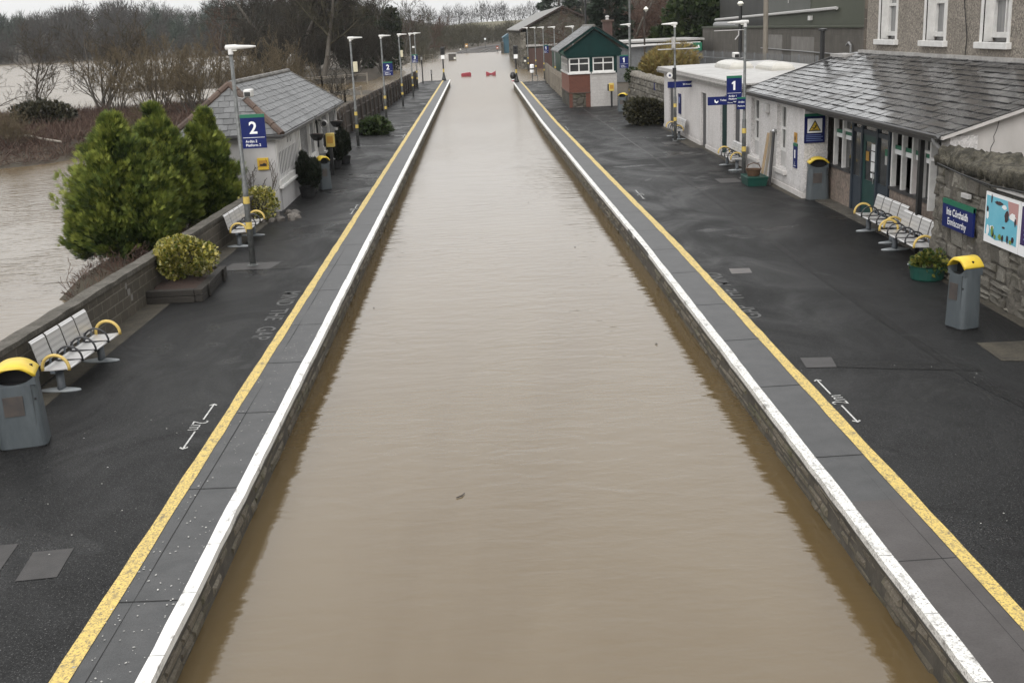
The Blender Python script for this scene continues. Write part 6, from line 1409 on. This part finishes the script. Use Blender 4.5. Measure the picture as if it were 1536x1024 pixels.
for i,(x,y,s,l) in enumerate(((21,134,1.05,'brown leafless tree right of the brick chimney'),(26,140,1.1,'brown leafless tree behind the white globe lamp'),(13.5,150,.9,'brown leafless tree left of the brick chimney'),(30,150,1.2,'tall brown leafless tree above the ivy bank'),(22,160,1.2,'tall brown leafless tree at the back of the hillside'))): dup(E_,(x,y,tz(x,y)-.2),i*1.3,l,gw,s)
# far woods
rg=np.random.default_rng(77); pts=[]
while len(pts)<620:
    x=-280+rg.random()*262; f=len(pts)<190; y=shore(x)+(1+rg.random()*9 if f else 8+rg.random()**.8*150); h=rg.uniform(4,9) if f else rg.uniform(7,15)*(1+.2*math.sin(x*.06)); pts.append((x,y,tz(x,y),h,h*rg.uniform(.6,.95)))
wood_mass('far_woodland',pts,'twig_far',1,340)
pts=[]
while len(pts)<80:
    x=-250+rg.random()*215; y=shore(x)+10+rg.random()*120
    if math.sin(x*.05+1)+rg.normal()*.4<.1: continue
    h=rg.uniform(9,16); pts.append((x,y,tz(x,y),h,h*.42))
wood_mass('evergreen_woodland',pts,'conifer_dark',5,420)
pts=[]
while len(pts)<640:
    x=-75+rg.random()*150; f=len(pts)<150; y=shore(x)+(3+rg.random()*25 if f else 16+rg.random()*230); 
    if abs(x-float(np.interp(y,[296,352,392,440],[0,6,14,27])))<9 and y<450: continue
    if len(pts)>430: x=10+rg.random()*45; y=325+rg.random()*130
    if x<10+(y-320)*.22+6 and len(pts)>430: continue
    if len(pts)>540: x,y=-25+rg.random()*75,452+rg.random()*60
    h=rg.uniform(3,5) if f else rg.uniform(5,9); pts.append((x,y,tz(x,y),h,h*rg.uniform(.9,1.2)))
wood_mass('hedgerow_woodland',pts,'twig_olive',2,260)
pts=[(x,690+rg.random()*35,tz(x,700),rg.uniform(7,13),rg.uniform(7,11)) for x in np.arange(-150,110,3.4)]+[(x+rg.random()*4,520+rg.random()*40,tz(x,540),rg.uniform(5,9),rg.uniform(6,9)) for x in np.arange(-60,90,5)]
wood_mass('ridge_woodland',pts,'twig_far',3,330)
pts=[]
while len(pts)<150:
    x=24+rg.random()*75; y=125+rg.random()*200; h=rg.uniform(7,10.5); pts.append((x,y,tz(x,y),h,h*.75))
wood_mass('hillside_woodland',pts,'twig_red',4,420)
# bits of flotsam on the water between the platforms: uncountable
rg2=random.Random(12); m=MB()
for k in range(7):
    x,y=rg2.uniform(-3,3.6),4+rg2.random()**1.5*50; a=rg2.random()*3.1; l=rg2.choice((.03,.04,.05,.06,.18)); z=WZ+.012
    if k<3: x=3.7-rg2.random()*.8 if k%2 else -3.1+rg2.random()*.5
    m.path([(x,y,z),(x+l*.5*math.cos(a),y+l*.5*math.sin(a),z+.004),(x+l*math.cos(a+.3),y+l*math.sin(a+.3),z)],[.008,.010,.005],4)
tag(m.build('floating_debris',X['fence_wood']),kind='stuff')
# brambles on the river bank
pts=[]; n=46000; Px=-14-rg.random(n)*46; Py=54+rg.random(n)*55; Z=terrain(Px,Py); k=Z>WZ+.02; P=np.stack([Px,Py,Z],1)[k]; m_=len(P)
D=rg.normal(size=(m_,3)); D[:,2]=np.abs(D[:,2])*.7+.15; V,F=sprays(rg,P,D,.5+.9*rg.random(m_)**2,np.full(m_,.018),3,.7); tag(np_mesh('bramble_undergrowth',V,F,X['bramble']),kind='stuff')
n=2600; Px=-12.5+rg.random(n)*4.6; Py=14+rg.random(n)*24; Z=terrain(Px,Py); k=(Z>WZ+.05)&(Px<-7.9); P=np.stack([Px,Py,Z],1)[k]; m_=len(P); D=rg.normal(size=(m_,3))*.6; D[:,2]=np.abs(D[:,2])+.5; V,F=sprays(rg,P,D,.18+.25*rg.random(m_),np.full(m_,.009),3,.5); tag(np_mesh('bank_weeds',V,F,X['bramble']),kind='stuff')
leafy('river_bush','round dark green bush at the foot of the lone small tree','bush',(-31,82.5,-.1),161,1800,(2.4,2.2,1.0),.9,.32,.05,'shrub_dark',fan=3,inner=.35)
t=thing('fallen_trunk','pale fallen trunk lying across the bramble bank','log',(-26,68,.2)); m=MB(); m.path([(-28.5,69.5,.45),(-26.5,68,.5),(-25.2,66.3,.42),(-23.6,65,.3)],[.03,.06,.07,.06],8); m.build('trunk',M('bleached_trunk',(.3,.27,.23),(.2,.18,.15),ns=5,rough=.9),t); m=MB(); m.path([(-27,68.5,.5),(-26.6,67,.95)],[.05,.02],6); m.build('branch_stub',X['bark'],t)
bare_tree('frosted_shrub','pale grey leafless shrub standing in the flooded car park','shrub',(-11.8,92,-.6),171,3.2,.05,'twig_far',stems=7,levels=((6,.5),(5,.5)),rmin=.02,spread=.7)

# ================================================================== light, sky, air, camera
sc_=bpy.context.scene
wd=bpy.data.worlds.new('World'); sc_.world=wd; wd.use_nodes=True; nt=wd.node_tree; bg=nt.nodes['Background']
sky=nt.nodes.new('ShaderNodeTexSky'); sky.sky_type='NISHITA'; sky.sun_disc=False; sky.sun_elevation=R(38); sky.sun_rotation=R(200); sky.air_density=1; sky.dust_density=4; sky.ozone_density=1
hsv=nt.nodes.new('ShaderNodeHueSaturation'); hsv.inputs['Saturation'].default_value=.12; nt.links.new(sky.outputs[0],hsv.inputs['Color'])
mx=nt.nodes.new('ShaderNodeMix'); mx.data_type='RGBA'; mx.inputs[0].default_value=.72; nt.links.new(hsv.outputs[0],mx.inputs[6]); tc=nt.nodes.new('ShaderNodeTexCoord'); sx=nt.nodes.new('ShaderNodeSeparateXYZ'); nt.links.new(tc.outputs['Generated'],sx.inputs[0])
mr=nt.nodes.new('ShaderNodeMapRange'); nt.links.new(sx.outputs[2],mr.inputs[0]); mr.inputs[1].default_value=0; mr.inputs[2].default_value=1; mr.inputs[3].default_value=.70; mr.inputs[4].default_value=1.35   # overcast sky: brighter overhead
vm=nt.nodes.new('ShaderNodeVectorMath'); vm.operation='SCALE'; vm.inputs[0].default_value=SKYGREY; nt.links.new(mr.outputs[0],vm.inputs['Scale']); nt.links.new(vm.outputs[0],mx.inputs[7])
nt.links.new(mx.outputs[2],bg.inputs[0]); bg.inputs[1].default_value=.1
sl=bpy.data.lights.new('Sun','SUN'); sl.energy=.7; sl.angle=R(35); sl.color=(1,.97,.93); so=bpy.data.objects.new('Sun',sl); C.objects.link(so)
so.rotation_euler=(R(52),0,R(-20)); so.location=(0,-20,40)
HAZE=True
if HAZE:
    m=MB(); m.box(-530,-50,-3,270,1110,60); hz=m.build('haze',X['black']); tag(hz,kind='stuff')
    hm=bpy.data.materials.new('damp_air'); hm.use_nodes=True; hm.node_tree.nodes.clear(); o=hm.node_tree.nodes.new('ShaderNodeOutputMaterial'); pv=hm.node_tree.nodes.new('ShaderNodeVolumePrincipled'); pv.inputs['Density'].default_value=HD; pv.inputs['Color'].default_value=(.9,.92,.95,1); pv.inputs['Anisotropy'].default_value=0
    hm.node_tree.links.new(pv.outputs[0],o.inputs['Volume']); hz.data.materials[0]=hm
cam=bpy.data.cameras.new('Camera'); co=bpy.data.objects.new('Camera',cam); C.objects.link(co); sc_.camera=co
Fp=1700.; PX,PY,VX,VY,sl_=768.,512.,715.,43.,.045
yv=Vector(((VX-PX)/Fp,(PY-VY)/Fp,1)).normalized(); hv=Vector((1,sl_,0)); zv=hv.cross(yv).normalized()
if zv.y<0: zv=-zv
xv=yv.cross(zv).normalized()
if xv.x<0: xv=-xv
Mx=Matrix((xv,yv,zv)); r_,u_,f_=Mx.col[0],Mx.col[1],Mx.col[2]
co.matrix_world=Matrix(((r_[0],u_[0],-f_[0],0),(r_[1],u_[1],-f_[1],0),(r_[2],u_[2],-f_[2],5.4),(0,0,0,1)))
cam.sensor_width=36; cam.lens=36*Fp/1536; cam.clip_end=3000; cam.clip_start=.1
vs=sc_.view_settings; vs.view_transform='Standard'; vs.look='None'; vs.gamma=1; vs.use_curve_mapping=False; vs.exposure=EXPO
sc_.cycles.max_bounces=6; sc_.cycles.volume_bounces=0
